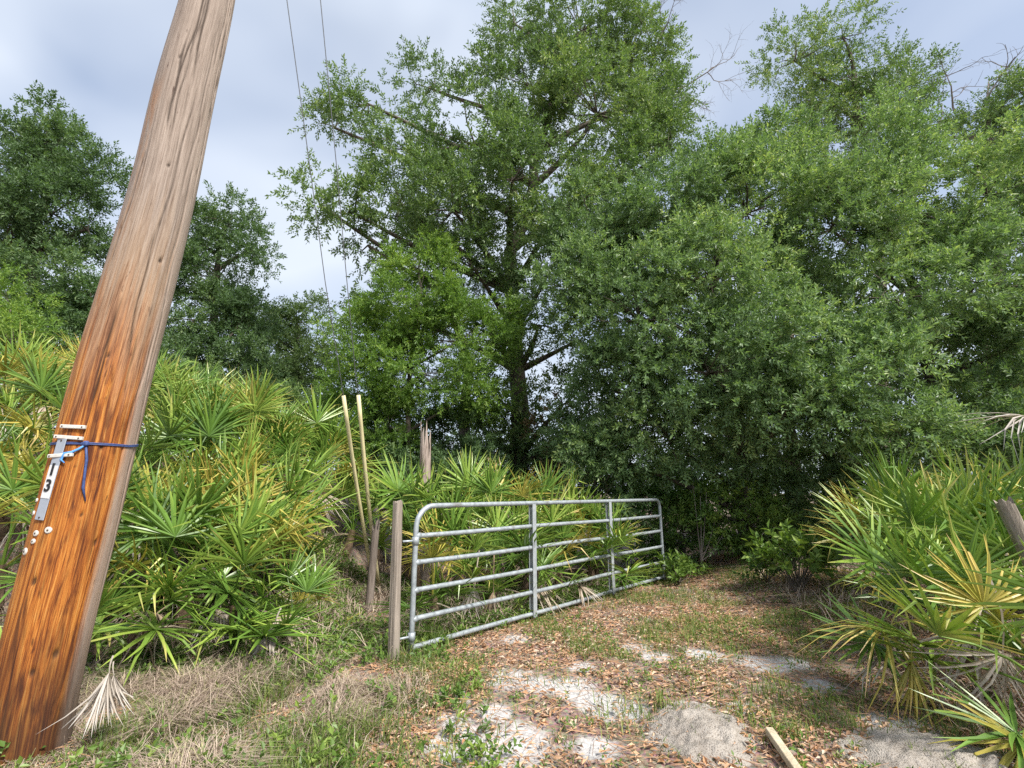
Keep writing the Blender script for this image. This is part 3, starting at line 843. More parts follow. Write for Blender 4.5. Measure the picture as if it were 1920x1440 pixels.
for k, (px, Y, sz, lab) in enumerate([(772, 8.1, .85, 'small saw palmetto at the foot of the broken snag'),
                                     (860, 8.2, 1.0, 'saw palmetto at the back, right of the snag foot'), (655, 8.3, 1.0, 'saw palmetto behind the left yellow guard'), (712, 8.6, 1.0, 'saw palmetto behind the right yellow guard')]):
    x, y = p_at(px, Y)
    palmetto(x, y, lab, G2, 740 + k, n=9, size=sz, dead=2, yellow=.15, stemh=.45)

# right side
G3 = 'saw palmettos on the right'
for k, (x, y, sz, n, lab) in enumerate([
    (3.1, 3.0, .9, 9, 'nearest saw palmetto in the bottom right corner'), (3.4, 3.8, .9, 10, 'saw palmetto with drooping yellow fronds over the path edge'),
    (3.75, 3.35, .7, 9, 'saw palmetto at the right edge below the leaning post'), (4.05, 4.5, 1.0, 11, 'saw palmetto in front of the leaning grey post'),
    (4.5, 4.3, 1.0, 9, 'saw palmetto at the right edge beside the leaning post'), (4.6, 5.3, 1.05, 11, 'big green saw palmetto spreading over the right edge of the clearing'),
    (5.0, 5.1, 1.05, 10, 'saw palmetto behind the leaning grey post'), (5.6, 5.9, 1.1, 10, 'tall saw palmetto behind the leaning post at the right edge'),
    (4.75, 6.0, 1.05, 10, 'tall saw palmetto at the back of the right group, against the dark shrub')]):
    palmetto(x, y, lab, G3, 760 + k, n=n + 2, size=sz, dead=2, yellow=.17, el=(2, 80), stemh=.35)

# fronds that stand out one by one
FH = frond_mesh(340, 22, .50, .45, .50, .0, .05, M['frond_yellow'], .024, .08)
FDH = [frond_mesh(350 + k, 20, .50, .16, .34, .12, -.12, M['frond_bleached'], .026, .30) for k in range(2)]
FBL = frond_mesh(360, 18, .55, .40, 1.3, -.1, .35, M['frond_bleached'], .022, .3)
FDR = frond_mesh(341, 20, .62, .60, 1.7, .05, .55, M['frond_yellow'], .020, .2)
def find(txt): return [o for o in COL.objects if o.parent is None and txt in o.get('label', '')][0]
def hero(txt, mesh, Lp, px, py, Y, fdir, nrm, sc):
    H = at(px, py, Y); place_frond(find(txt), mesh, H - unit(fdir) * Lp * sc, fdir, nrm, sc)
hero('drooping yellow fronds', FDR, .60, 1655, 1180, 3.75, (-.85, -.35, .05), (0, -.25, 1), .85)
hero('drooping yellow fronds', FH, .45, 1708, 1240, 3.5, (-.08, -.05, -1), (0, -1, 0), .75)
hero('drooping yellow fronds', FD[1], .55, 1825, 1190, 3.5, (-.5, -.3, -.3), (0, -.3, 1), .8)
hero('bottom right corner', FR[2], .75, 1905, 1375, 3.0, (-.9, -.25, .10), (0, -.5, 1), .85)
hero('bottom right corner', FY[1], .70, 1915, 1395, 2.95, (-.6, -.35, -.45), (0, -.6, .8), .8)
hero('bottom right corner', FD[3], .55, 1880, 1225, 3.2, (-.2, -.2, -1), (0, -1, .1), .85)
hero('against the dark shrub', FBL, .40, 1925, 780, 5.2, (-.9, -.2, .05), (0, -.4, 1), 1.0)
hero('pressed against the right side', FDH[0], .16, 205, 1262, 3.05, (.02, -.10, -1), (0, -1, .2), .56)
hero('pressed against the right side', FDH[1], .16, 214, 1266, 3.10, (.28, -.05, -1), (0, -1, .2), .46)
hero('small low saw palmetto', FDH[1], .16, 515, 1170, 4.5, (-.2, -.3, -1), (0, -1, .2), .8)
hero('first flat upright', FS[0], .50, 925, 1110, 6.0, (0, -.3, -1), (0, -1, .2), .85)
hero('left of the first upright', FS[1], .50, 890, 1100, 5.9, (-.1, -.3, -1), (0, -1, .2), .8)

# ------------------------------------------------------------------ the leaning utility pole
POLE_Y = 3.12
prof = [(1440, 40, 190), (1300, 66, 186), (1170, 95, 181), (1000, 140, 175), (720, 208, 157), (540, 259, 143), (360, 308, 126), (180, 345, 117), (0, 392, 98), (-200, 428, 84), (-420, 466, 70)]
pc, pr = [], []
for py, px, w in prof:
    c = at(px, py, POLE_Y)
    dep = c[1] * CP + (c[2] - CAM_H) * SP
    pc.append(c); pr.append(w / 2 * dep / FPX * math.cos(math.atan((960 - px) / math.hypot(FPX, 0))) * .98)
pc, pr = np.array(pc), np.array(pr)
zz = pc[:, 2]
# extend into the ground
k0 = (pc[1] - pc[0]) / (zz[1] - zz[0])
zs = np.linspace(-.25, zz[-1], 420)
def pole_c(z):
    z = np.asarray(z, float)
    out = np.stack([np.interp(z, zz, pc[:, 0]), np.full(z.shape, POLE_Y), z], -1)
    lo = z < zz[0]
    out[lo] = pc[0] + (z[lo] - zz[0])[:, None] * k0
    return out
def pole_r(z): return np.interp(z, zz, pr)
# smooth the centre line
cs = pole_c(zs)
ker = np.hanning(61); ker /= ker.sum()
pad = lambda a: np.convolve(np.r_[a[0] + (np.arange(-30, 0)) * (a[1] - a[0]), a, a[-1] + np.arange(1, 31) * (a[-1] - a[-2])], ker, 'valid')
cxs = pad(cs[:, 0]); rs = pad(pole_r(zs))
cs[:, 0] = cxs
NS = 180
th = np.linspace(0, 2 * math.pi, NS, endpoint=False)
TH, ZS = np.meshgrid(th, zs)
rr = np.repeat(rs[:, None], NS, 1)
crack = np.zeros_like(rr)
r = np.random.default_rng(8)
for k in range(70):
    a0 = r.uniform(0, 2 * math.pi); z0 = .2 + 6.3 * r.random() ** .75; ln = r.uniform(.5, 2.4); dp = r.uniform(.25, 1.0)
    zt = (ZS - z0) / ln
    aw = a0 + .10 * np.sin(ZS * r.uniform(1, 3) + k) + .025 * np.sin(ZS * r.uniform(7, 14)) + .02 * (fbm(ZS * 6, np.full_like(ZS, k)) - .5)
    dd = np.abs((TH - aw + math.pi) % (2 * math.pi) - math.pi)
    prof_ = np.clip(1 - dd / (.022 + .03 * dp), 0, 1) * smooth(0, .25, zt) * smooth(1, .7, zt) * dp
    crack = np.maximum(crack, prof_)
for ka, kz, ks in ((-.60, .55, 1.2), (-1.02, .47, 1.0), (-1.5, .95, 1.1), (-.72, 1.72, .8), (-1.12, 2.3, .7), (-.45, 3.0, .9), (-.9, 3.7, .8), (-1.3, 4.6, 1.0), (-.3, 1.15, .8), (-.8, 1.32, .6)):
    da = (TH - ka + math.pi) % (2 * math.pi) - math.pi
    crack = np.maximum(crack, .95 * np.exp(-(da / (.055 * ks)) ** 2 - ((ZS - kz) / (.020 * ks)) ** 2))
rr = rr * (1 + .010 * (fbm(np.cos(TH) * 14, ZS * .8 + np.sin(TH) * 14) - .5)) - .018 * crack
PV = np.stack([cs[:, 0][:, None] + rr * np.cos(TH), cs[:, 1][:, None] + rr * np.sin(TH), ZS], -1).reshape(-1, 3)
m_ = len(zs)
i, j = np.meshgrid(np.arange(m_ - 1), np.arange(NS), indexing='ij'); k = (j + 1) % NS
p_, q_, s_, u_ = i * NS + j, i * NS + k, (i + 1) * NS + k, (i + 1) * NS + j
PT = np.concatenate([np.stack([p_, q_, s_], -1).reshape(-1, 3), np.stack([p_, s_, u_], -1).reshape(-1, 3)])

def pole_mat():
    m, n, l, out = new_mat('treated_pine_pole')
    an = n.new('ShaderNodeAttribute'); an.attribute_name = 'pc'      # (cos, sin, height) straight along the pole
    cr = n.new('ShaderNodeAttribute'); cr.attribute_name = 'v'
    sep = n.new('ShaderNodeSeparateXYZ'); l.new(an.outputs['Vector'], sep.inputs[0])
    def noise(scale, sc3, det=6, rough=.6, dist=0.0):
        mp = n.new('ShaderNodeMapping'); mp.inputs['Scale'].default_value = sc3
        l.new(an.outputs['Vector'], mp.inputs['Vector'])
        q = n.new('ShaderNodeTexNoise'); q.inputs['Scale'].default_value = scale; q.inputs['Detail'].default_value = det
        q.inputs['Roughness'].default_value = rough; q.inputs['Distortion'].default_value = dist
        l.new(mp.outputs[0], q.inputs['Vector']); return q
    streak = noise(1.0, (8, 8, 1.3), 7, .70, 1.4)
    fine = noise(1.0, (80, 80, 4.5), 6, .75, .4)
    mids = noise(1.0, (22, 22, 2.2), 7, .72, 1.0)
    blot = noise(1.0, (3.2, 3.2, 1.5), 6, .65, 1.0)
    hj = noise(1.0, (5, 5, .35), 3)
    # height with ragged edges
    hh = n.new('ShaderNodeMath'); hh.operation = 'MULTIPLY_ADD'; hh.inputs[1].default_value = 1.9; 
    l.new(hj.outputs['Fac'], hh.inputs[0]); l.new(sep.outputs['Z'], hh.inputs[2])
    mrh = n.new('ShaderNodeMapRange'); mrh.inputs['From Min'].default_value = .95; mrh.inputs['From Max'].default_value = 5.95
    l.new(hh.outputs[0], mrh.inputs['Value'])
    low = ramp(n, [(.27, (.060, .017, .007)), (.40, (.185, .052, .011)), (.52, (.39, .125, .020)), (.64, (.50, .21, .040)), (.80, (.56, .31, .10))])
    midc = ramp(n, [(.28, (.15, .070, .034)), (.40, (.27, .175, .108)), (.56, (.345, .250, .175)), (.80, (.40, .31, .235))])
    top = ramp(n, [(.26, (.10, .076, .060)), (.40, (.225, .178, .145)), (.58, (.31, .250, .208)), (.82, (.39, .325, .275))])
    sm = n.new('ShaderNodeMixRGB'); sm.inputs['Fac'].default_value = .55
    l.new(streak.outputs['Fac'], sm.inputs['Color1']); l.new(mids.outputs['Fac'], sm.inputs['Color2'])
    sc_ = n.new('ShaderNodeMapRange'); sc_.inputs['From Min'].default_value = .38; sc_.inputs['From Max'].default_value = .62; sc_.inputs['To Min'].default_value = .27; sc_.inputs['To Max'].default_value = .80
    l.new(sm.outputs['Color'], sc_.inputs['Value'])
    for q in (low, midc, top): l.new(sc_.outputs[0], q.inputs['Fac'])
    f1 = ramp(n, [(.38, (0, 0, 0)), (.57, (1, 1, 1))]); l.new(mrh.outputs[0], f1.inputs['Fac'])
    f2 = ramp(n, [(.55, (0, 0, 0)), (.70, (1, 1, 1))]); l.new(mrh.outputs[0], f2.inputs['Fac'])
    m1 = n.new('ShaderNodeMixRGB'); l.new(f1.outputs['Color'], m1.inputs['Fac']); l.new(low.outputs['Color'], m1.inputs['Color1']); l.new(midc.outputs['Color'], m1.inputs['Color2'])
    m2 = n.new('ShaderNodeMixRGB'); l.new(f2.outputs['Color'], m2.inputs['Fac']); l.new(m1.outputs['Color'], m2.inputs['Color1']); l.new(top.outputs['Color'], m2.inputs['Color2'])
    # dark resin blotches low down
    bl = ramp(n, [(.47, (0, 0, 0)), (.64, (1, 1, 1))]); l.new(blot.outputs['Fac'], bl.inputs['Fac'])
    inv = n.new('ShaderNodeMath'); inv.operation = 'SUBTRACT'; inv.inputs[0].default_value = .85; l.new(f1.outputs['Color'], inv.inputs[1]); inv.use_clamp = True
    bf = n.new('ShaderNodeMath'); bf.operation = 'MULTIPLY'; l.new(bl.outputs['Color'], bf.inputs[0]); l.new(inv.outputs[0], bf.inputs[1])
    m3 = n.new('ShaderNodeMixRGB'); m3.inputs['Color2'].default_value = (.055, .012, .005, 1)
    l.new(bf.outputs[0], m3.inputs['Fac']); l.new(m2.outputs['Color'], m3.inputs['Color1'])
    # orange resin run on the left flank high up
    b2 = ramp(n, [(.50, (0, 0, 0)), (.60, (1, 1, 1))]); l.new(blot.outputs['Fac'], b2.inputs['Fac'])
    lf = n.new('ShaderNodeMapRange'); lf.inputs['From Min'].default_value = .1; lf.inputs['From Max'].default_value = -.5; lf.inputs['To Max'].default_value = .75
    l.new(sep.outputs['X'], lf.inputs['Value'])
    zr = n.new('ShaderNodeMapRange'); zr.inputs['From Min'].default_value = 4.55; zr.inputs['From Max'].default_value = 4.25
    l.new(sep.outputs['Z'], zr.inputs['Value'])
    b3 = n.new('ShaderNodeMath'); b3.operation = 'MULTIPLY'; l.new(b2.outputs['Color'], b3.inputs[0]); l.new(lf.outputs[0], b3.inputs[1])
    b4 = n.new('ShaderNodeMath'); b4.operation = 'MULTIPLY'; l.new(b3.outputs[0], b4.inputs[0]); l.new(zr.outputs[0], b4.inputs[1])
    m4 = n.new('ShaderNodeMixRGB'); m4.inputs['Color2'].default_value = (.30, .125, .035, 1)
    l.new(b4.outputs[0], m4.inputs['Fac']); l.new(m3.outputs['Color'], m4.inputs['Color1'])
    # paler strip along the side facing right
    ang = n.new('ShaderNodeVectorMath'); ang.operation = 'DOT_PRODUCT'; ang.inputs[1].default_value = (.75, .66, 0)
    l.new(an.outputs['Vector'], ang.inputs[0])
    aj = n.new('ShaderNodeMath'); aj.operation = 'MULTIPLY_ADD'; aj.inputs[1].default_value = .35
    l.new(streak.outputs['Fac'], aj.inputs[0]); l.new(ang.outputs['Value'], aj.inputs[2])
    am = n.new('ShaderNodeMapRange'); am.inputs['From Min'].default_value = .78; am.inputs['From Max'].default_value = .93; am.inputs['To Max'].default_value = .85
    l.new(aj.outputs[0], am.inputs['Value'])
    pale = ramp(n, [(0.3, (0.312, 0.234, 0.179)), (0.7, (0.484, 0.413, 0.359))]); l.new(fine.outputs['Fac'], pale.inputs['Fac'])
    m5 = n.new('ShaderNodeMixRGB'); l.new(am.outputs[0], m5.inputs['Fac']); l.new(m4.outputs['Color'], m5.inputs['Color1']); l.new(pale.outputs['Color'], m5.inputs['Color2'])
    # darker towards the ground line, edge broken by noise
    gr = n.new('ShaderNodeMapRange'); gr.inputs['From Min'].default_value = .75; gr.inputs['From Max'].default_value = .15; gr.inputs['To Max'].default_value = .7
    gh = n.new('ShaderNodeMath'); gh.operation = 'MULTIPLY_ADD'; gh.inputs[1].default_value = -.7; l.new(blot.outputs['Fac'], gh.inputs[0]); 
    ga = n.new('ShaderNodeMath'); ga.operation = 'ADD'; ga.inputs[1].default_value = .35; l.new(sep.outputs['Z'], ga.inputs[0]); l.new(ga.outputs[0], gh.inputs[2])
    l.new(gh.outputs[0], gr.inputs['Value'])
    m6 = n.new('ShaderNodeMixRGB'); m6.inputs['Color2'].default_value = (.030, .015, .010, 1)
    l.new(gr.outputs[0], m6.inputs['Fac']); l.new(m5.outputs['Color'], m6.inputs['Color1'])
    # dark resin spots and small knots
    spk = noise(1.0, (7, 7, 5.5), 4, .6, .5)
    sr = ramp(n, [(.64, (0, 0, 0)), (.72, (1, 1, 1))]); l.new(spk.outputs['Fac'], sr.inputs['Fac'])
    sf = n.new('ShaderNodeMath'); sf.operation = 'MULTIPLY'; sf.inputs[1].default_value = .75; l.new(sr.outputs['Color'], sf.inputs[0])
    m6b = n.new('ShaderNodeMixRGB'); m6b.inputs['Color2'].default_value = (.045, .014, .007, 1)
    l.new(sf.outputs[0], m6b.inputs['Fac']); l.new(m6.outputs['Color'], m6b.inputs['Color1']); m6 = m6b
    # fine grain and cracks
    fg = ramp(n, [(.34, (.58, .50, .45)), (.52, (1, 1, 1))]); l.new(fine.outputs['Fac'], fg.inputs['Fac'])
    m7 = n.new('ShaderNodeMixRGB'); m7.blend_type = 'MULTIPLY'; m7.inputs['Fac'].default_value = .8
    l.new(m6.outputs['Color'], m7.inputs['Color1']); l.new(fg.outputs['Color'], m7.inputs['Color2'])
    cf = n.new('ShaderNodeMapRange'); cf.inputs['From Min'].default_value = .12; cf.inputs['From Max'].default_value = .6; cf.inputs['To Max'].default_value = .8
    l.new(cr.outputs['Fac'], cf.inputs['Value'])
    m8 = n.new('ShaderNodeMixRGB'); m8.inputs['Color2'].default_value = (.030, .018, .012, 1)
    l.new(cf.outputs[0], m8.inputs['Fac']); l.new(m7.outputs['Color'], m8.inputs['Color1'])
    p = n.new('ShaderNodeBsdfPrincipled'); p.inputs['Roughness'].default_value = .72; p.inputs['Specular IOR Level'].default_value = .3
    b = n.new('ShaderNodeBump'); b.inputs['Strength'].default_value = .55; b.inputs['Distance'].default_value = .006
    l.new(fine.outputs['Fac'], b.inputs['Height']); l.new(b.outputs[0], p.inputs['Normal'])
    l.new(m8.outputs['Color'], p.inputs['Base Color']); l.new(p.outputs[0], out.inputs['Surface'])
    return m
M['pole'] = pole_mat()
pbase = cs[np.argmin(np.abs(zs))]
pole = thing('utility_pole', 'leaning orange brown wooden utility pole with long cracks on the left', 'utility pole', pbase)
o = MB().add(PV, PT, crack.reshape(-1)).build('shaft', M['pole'], pole, smooth_=True)
pa = o.data.attributes.new('pc', 'FLOAT_VECTOR', 'POINT')
pa.data.foreach_set('vector', np.stack([np.cos(TH), np.sin(TH), ZS], -1).astype(np.float32).ravel())

def pole_hit(px, py):
    d = ray(px, py); o_ = np.array([0, 0, CAM_H])
    for tt in np.linspace(1.5, 6.5, 4000):
        p = o_ + d * tt
        cx = np.interp(p[2], zs, cxs); rad = np.interp(p[2], zs, rs)
        v = np.array([p[0] - cx, p[1] - POLE_Y])
        if np.hypot(*v) < rad:
            n_ = np.array([v[0], v[1], 0]) / np.hypot(*v)
            return p, n_
    return pole_hit(px + 4, py)
def pole_frame(px, py):
    p, n_ = pole_hit(px, py)
    c1 = np.array([np.interp(p[2] + .2, zs, cxs), POLE_Y, p[2] + .2]); c0 = np.array([np.interp(p[2] - .2, zs, cxs), POLE_Y, p[2] - .2])
    a = unit(c1 - c0); s = unit(np.cross(a, n_)); n2 = np.cross(s, a)
    return p, s, a, n2      # side (to the right), along, outward

# hardware on the pole: number tag
pA, sA, aA, nA = pole_frame(120, 822); pB, _, _, _ = pole_frame(76, 975)
pM, sM, aM, nM = pole_frame(97, 900)
along = unit(pA - pB); nM = unit(nM - along * np.dot(nM, along)); sM = np.cross(along, nM)
Lt = np.linalg.norm(pA - pB)
cen = (pA + pB) / 2 + nM * .008
tagt = thing('number_tag', 'narrow metal number tag with black 1 and 3 on the pole', 'tag', cen)
mb = MB(); mb.box(cen, [sM, along, nM], [.032, Lt / 2, .0025], bev=.002); mb.build('plate', M['tag'], tagt)
mb = MB(); mb.box(cen + along * (-.02) + nM * .0035, [sM, along, nM], [.030, Lt * .20, .0015], bev=.001); mb.build('number_strip', M['tag_white'], tagt)
def digit(ch, centre, h):
    cu = bpy.data.curves.new('digit', 'FONT'); cu.body = ch; cu.size = 1.0; cu.align_x = 'CENTER'; cu.align_y = 'CENTER'; cu.extrude = .01; cu.offset = .02
    tmp = bpy.data.objects.new('digit_source', cu); COL.objects.link(tmp)
    bpy.context.view_layer.update()
    me = bpy.data.meshes.new_from_object(tmp.evaluated_get(bpy.context.evaluated_depsgraph_get()))
    bpy.data.objects.remove(tmp); bpy.data.curves.remove(cu)
    vs = np.array([v.co[:] for v in me.vertices]); lo, hi = vs.min(0), vs.max(0)
    vs = (vs - (lo + hi) / 2) * h / (hi[1] - lo[1])
    w = centre - cen + vs[:, :1] * sM * .95 + vs[:, 1:2] * along + vs[:, 2:3] * nM * 3
    me.vertices.foreach_set('co', w.astype(np.float32).ravel()); me.update()
    me.materials.clear(); me.materials.append(M['black'])
    o = bpy.data.objects.new('digit', me); COL.objects.link(o); o.parent = tagt
    return o
for ch, (px, py) in (('1', (103, 880)), ('3', (93, 910))):
    p, _ = pole_hit(px, py)
    q = cen + along * np.dot(p - cen, along) + nM * .006
    digit(ch, q, .072)
for sgn in (-.47, .47):
    mb = MB(); mb.tube(np.array([cen + along * Lt * sgn - nM * .004, cen + along * Lt * sgn + nM * .006]), .005, 8); mb.build('nail', M['nail'], tagt)

# white plastic strips nailed across
for (x0, y0, x1, y1, lab) in [(119, 800, 165, 802, 'topmost white plastic strip nailed across the pole'), (108, 819, 160, 823, 'white plastic strip at the head of the number tag'),
                              (97, 856, 142, 853, 'lowest white plastic strip, crossing the tag above the 1')]:
    a0, n0 = pole_hit(x0, y0); a1, n1 = pole_hit(x1, y1)
    nn = unit(n0 + n1); ax = unit(a1 - a0); nn = unit(nn - ax * np.dot(nn, ax)); up_ = np.cross(nn, ax)
    c = (a0 + a1) / 2 + nn * .020
    t = thing('plastic_strip', lab, 'plastic strip', c, 'white strips on the pole')
    mb = MB(); mb.box(c, [ax, up_, nn], [np.linalg.norm(a1 - a0) / 2, .011, .010], bev=.003); mb.build('bar', M['white_plastic'], t)
    for s_ in (-.8, .8):
        mb = MB(); q = c + ax * s_ * np.linalg.norm(a1 - a0) / 2
        mb.tube(np.array([q - nn * .035, q + nn * .0125]), .0045, 7); mb.build('nail', M['nail'], t)
# round white washers
for px, py, rd, lab in [(91, 994, .019, 'round white washer with dark centre right of the tag foot'), (68, 1000, .017, 'white washer just below the tag foot'), (63, 1015, .015, 'small white washer under the tag, second from below'),
                        (48, 1034, .021, 'lowest oblong white washer on the pole'), (70, 938, .012, 'small white washer at the left rim beside the tag, upper'), (64, 962, .014, 'small white washer at the left rim beside the tag, lower')]:
    p, s_, a_, n2 = pole_frame(px, py)
    t = thing('washer', lab, 'washer', p, 'white washers on the pole')
    mb = MB(); mb.tube(np.array([p - n2 * .002, p + n2 * .004, p + n2 * .007]), [rd, rd, rd * .75], 16); mb.build('disc', M['white_plastic'], t)
    mb = MB(); mb.tube(np.array([p, p + n2 * .0095]), rd * .28, 8); mb.build('nail', M['nail'], t)

# blue twine round the pole with a hanging end
def ring_path(py_l, py_c, py_r):
    zl = pole_hit(104, py_l)[0][2]; zc = pole_hit(165, py_c)[0][2]; zr = pole_hit(250, py_r)[0][2]
    out = []
    for a in np.linspace(0, 2 * math.pi, 60, endpoint=True):
        z = zc + (zr - zc) * max(0, math.cos(a)) + (zl - zc) * max(0, -math.cos(a)) + .03 * max(0, math.sin(a))
        rad = np.interp(z, zs, rs) + .004
        out.append((np.interp(z, zs, cxs) + rad * math.cos(a), POLE_Y + rad * math.sin(a), z))
    return np.array(out)
kp, kn = pole_hit(162, 832); 
tw = thing('blue_twine', 'blue twine tied round the pole with a loose hanging end', 'twine', kp)
mb = MB(); rp = ring_path(832, 832, 838)
for dz in (-.004, .004): mb.tube(rp + [0, 0, dz], .0042, 6, cap=False)
mb.build('band', M['blue'], tw, smooth_=True)
mb = MB(); mb.box(kp + kn * .012, np.eye(3), [.016, .014, .016], bev=.008); mb.build('knot', M['blue'], tw)
e = [pole_hit(*q)[0] + pole_hit(*q)[1] * .010 for q in ((162, 834), (163, 860), (159, 890), (156, 915), (160, 940))]
mb = MB(); mb.tube(np.array(e), [.006, .008, .007, .008, .003], 6); mb.build('hanging_end', M['blue'], tw, smooth_=True)
e = [pole_hit(*q)[0] + pole_hit(*q)[1] * .014 for q in ((162, 834), (150, 842), (138, 848), (125, 850), (118, 862), (124, 868))]
mb = MB(); mb.tube(np.array(e), [.005, .007, .008, .008, .007, .003], 6); mb.build('loose_tail', M['blue_light'], tw, smooth_=True)

# ------------------------------------------------------------------ guy wires with yellow guards
anc = gpt(708, 1118)
for (bx, gtop, pts_, lab) in [((703, 1108), (644, 742), [(640, 715), (610, 530), (578, 290), (538, 0), (506, -240)], 'left guy wire with faded yellow guard leaning beside the gate post'),
                              ((712, 1112), (672, 741), [(668, 715), (648, 500), (630, 300), (601, 0), (568, -330)], 'right guy wire with faded yellow guard leaning beside the gate post')]:
    ab = np.array([*gpt(*bx)[:2], 0]); ab[2] = gz(ab[0], ab[1])
    zt = 8.4 if bx[0] == 703 else 9.4
    topc = np.array([np.interp(min(zt, zs[-1]), zs, cxs), POLE_Y, zs[-1]])
    # the wire's depth goes from the anchor's Y to the pole's
    Ya = ab[1]
    t = thing('guy_wire', lab, 'guy wire', ab, 'guy wires of the utility pole')
    def pt(px, py):
        # depth such that the wire rises evenly: find Y where height matches straight line anchor->pole top
        f = lambda Y: (at(px, py, Y)[2] - ab[2]) / (topc[2] + 1.2 - ab[2]) - (Ya - Y) / (Ya - POLE_Y)
        lo, hi = POLE_Y, Ya
        for _ in range(50):
            mid = (lo + hi) / 2
            if f(mid) > 0: hi = mid
            else: lo = mid
        return at(px, py, (lo + hi) / 2)
    wp = [ab] + [pt(*q) for q in [gtop] + pts_]
    mb = MB(); mb.tube(np.array(wp), .0055, 5); mb.build('wire', M['wire'], t)
    g0, g1 = ab + (wp[1] - ab) * .02, wp[1]
    bow = (g1 - g0)
    mb = MB(); q = np.linspace(0, 1, 9)[:, None]
    mb.tube(g0 + bow * q + np.array([-.02, 0, 0]) * np.sin(q * math.pi), .026, 10); mb.build('guard', M['guard'], t, smooth_=True)
    mb = MB(); mb.tube(np.array([ab + [0, 0, -.1], ab + (wp[1] - ab) * .045]), .012, 8); mb.build('anchor_rod', M['wire'], t)

# ------------------------------------------------------------------ gate
GH = 1.30
gate = thing('farm_gate', 'long galvanised six bar tube gate standing open beside the path', 'gate', GN)
gb = np.array([GN[0], GN[1], (float(gz(GN[0], GN[1])) + float(gz(GF[0], GF[1]))) / 2 + .01]); glen = np.linalg.norm((GF - GN)[:2])
gup = np.array([0, 0, 1.0])
def gp(s, h, o=0.0): return gb + gdir * s + gup * h + gperp * o
TR = .025
cr = .20
def arc(s0, h0, a0, a1, rad, n=9):
    return [gp(s0 + rad * math.cos(a), h0 + rad * math.sin(a)) for a in np.linspace(a0, a1, n)]
path = [gp(0, .03)] + [gp(0, h) for h in (.3, .6, .9)] + arc(cr, GH - cr, math.pi, math.pi / 2, cr) + [gp(s, GH) for s in np.linspace(cr + .3, glen - cr * .7, 8)] + arc(glen - cr * .6, GH - cr * .6, math.pi / 2, 0, cr * .6) + [gp(glen, h) for h in (.9, .6, .3, .02)]
mb = MB(); mb.tube(np.array(path), TR, 12); mb.build('frame_tube', M['galv'], gate, smooth_=True)
for k, h in enumerate((.065, .30, .545, .79, 1.03)):
    sag = [gp(s, h + .004 * math.sin(s * 2 + k) - 0 * math.sin(math.pi * s / glen)) for s in np.linspace(.0, glen, 14)]
    mb = MB(); mb.tube(np.array(sag), TR * .92, 10, cap=False); mb.build('rail', M['galv'], gate, smooth_=True)
for s in (.337, .678):
    s_ = glen * s
    mb = MB(); mb.box(gp(s_, GH / 2 + .01, -TR - .004), [gdir, gup, gperp], [.032, GH / 2 - .02, .004], bev=.0015); mb.build('upright', M['galv_flat'], gate)
    mb = MB()
    mb.box(gp(s_, GH / 2 + .01, TR + .004), [gdir, gup, gperp], [.032, GH / 2 - .02, .004], bev=.0015); mb.build('upright', M['galv_flat'], gate)
for h in (.16, .985):
    mb = MB(); mb.tube(np.array([gp(0, h - .035), gp(0, h + .035)]), TR * 1.35, 10)
    mb.tube(np.array([gp(0, h), gp(-.13, h, .02)]), .010, 8); mb.build('hinge', M['galv'], gate, smooth_=True)
for h in (.30, .545, .79, 1.03):
    mb = MB(); mb.tube(np.array([gp(-.004, h), gp(.05, h)]), TR * 1.12, 10); mb.build('weld_collar', M['galv'], gate, smooth_=True)

# ------------------------------------------------------------------ posts
def post(name, label, cat, b, top, rad, mat, seed, jag=0.0, sides=18, square=0.0, slab=1.0):
    r = np.random.default_rng(seed)
    m_ = 40
    s = np.linspace(0, 1, m_)
    a = np.linspace(0, 2 * math.pi, sides * 2, endpoint=False)
    S, A = np.meshgrid(s, a, indexing='ij')
    rr = rad * (1 - .12 * S) * (1 + .10 * (fbm(np.cos(A) * 3 + seed, S * 2 + np.sin(A) * 3) - .47) + .10 * (fbm(np.cos(A) * 9, np.sin(A) * 9 + S * 3 + seed) - .47))
    if square: rr = rr * (1 + square * (1 / np.maximum(np.abs(np.cos(A + .5)), np.abs(np.sin(A + .5))) - 1.15))
    ax = unit(np.asarray(top) - b)
    u = unit(np.cross(ax, [0, 1, 0])); w = np.cross(ax, u)
    Ln = np.linalg.norm(np.asarray(top) - b) + .15
    topj = 1 - jag * np.clip(fbm(np.cos(A[0]) * 1.7 + seed, np.sin(A[0]) * 1.7) * 1.9 - .35, 0, 1)
    hgt = S * topj[None, :] * Ln - .15
    P = b + ax * hgt[..., None] + rr[..., None] * (u * np.cos(A)[..., None] + w * slab * np.sin(A)[..., None])
    n2 = sides * 2
    i, j = np.meshgrid(np.arange(m_ - 1), np.arange(n2), indexing='ij'); k = (j + 1) % n2
    p_, q_, s_, u_ = i * n2 + j, i * n2 + k, (i + 1) * n2 + k, (i + 1) * n2 + j
    T = np.concatenate([np.stack([p_, q_, s_], -1).reshape(-1, 3), np.stack([p_, s_, u_], -1).reshape(-1, 3)])
    V = P.reshape(-1, 3)
    # hollow, uneven head
    cen_ = P[-1].mean(0) - ax * (.02 + jag * .35 * Ln)
    V = np.concatenate([V, cen_[None]])
    jj = np.arange(n2); T = np.concatenate([T, np.stack([(m_ - 1) * n2 + jj, (m_ - 1) * n2 + (jj + 1) % n2, np.full(n2, len(V) - 1)], -1)])
    o = MB().add(V, T).build(name, mat, base=tuple(b))
    return tag(o, label, cat)
b = gpt(738, 1238); tp = at(746, 936, b[1])
post('gate_post', 'weathered grey wooden post carrying the gate hinges', 'post', b, tp, .046, M['grey_wood'], 3, .02, square=.55)
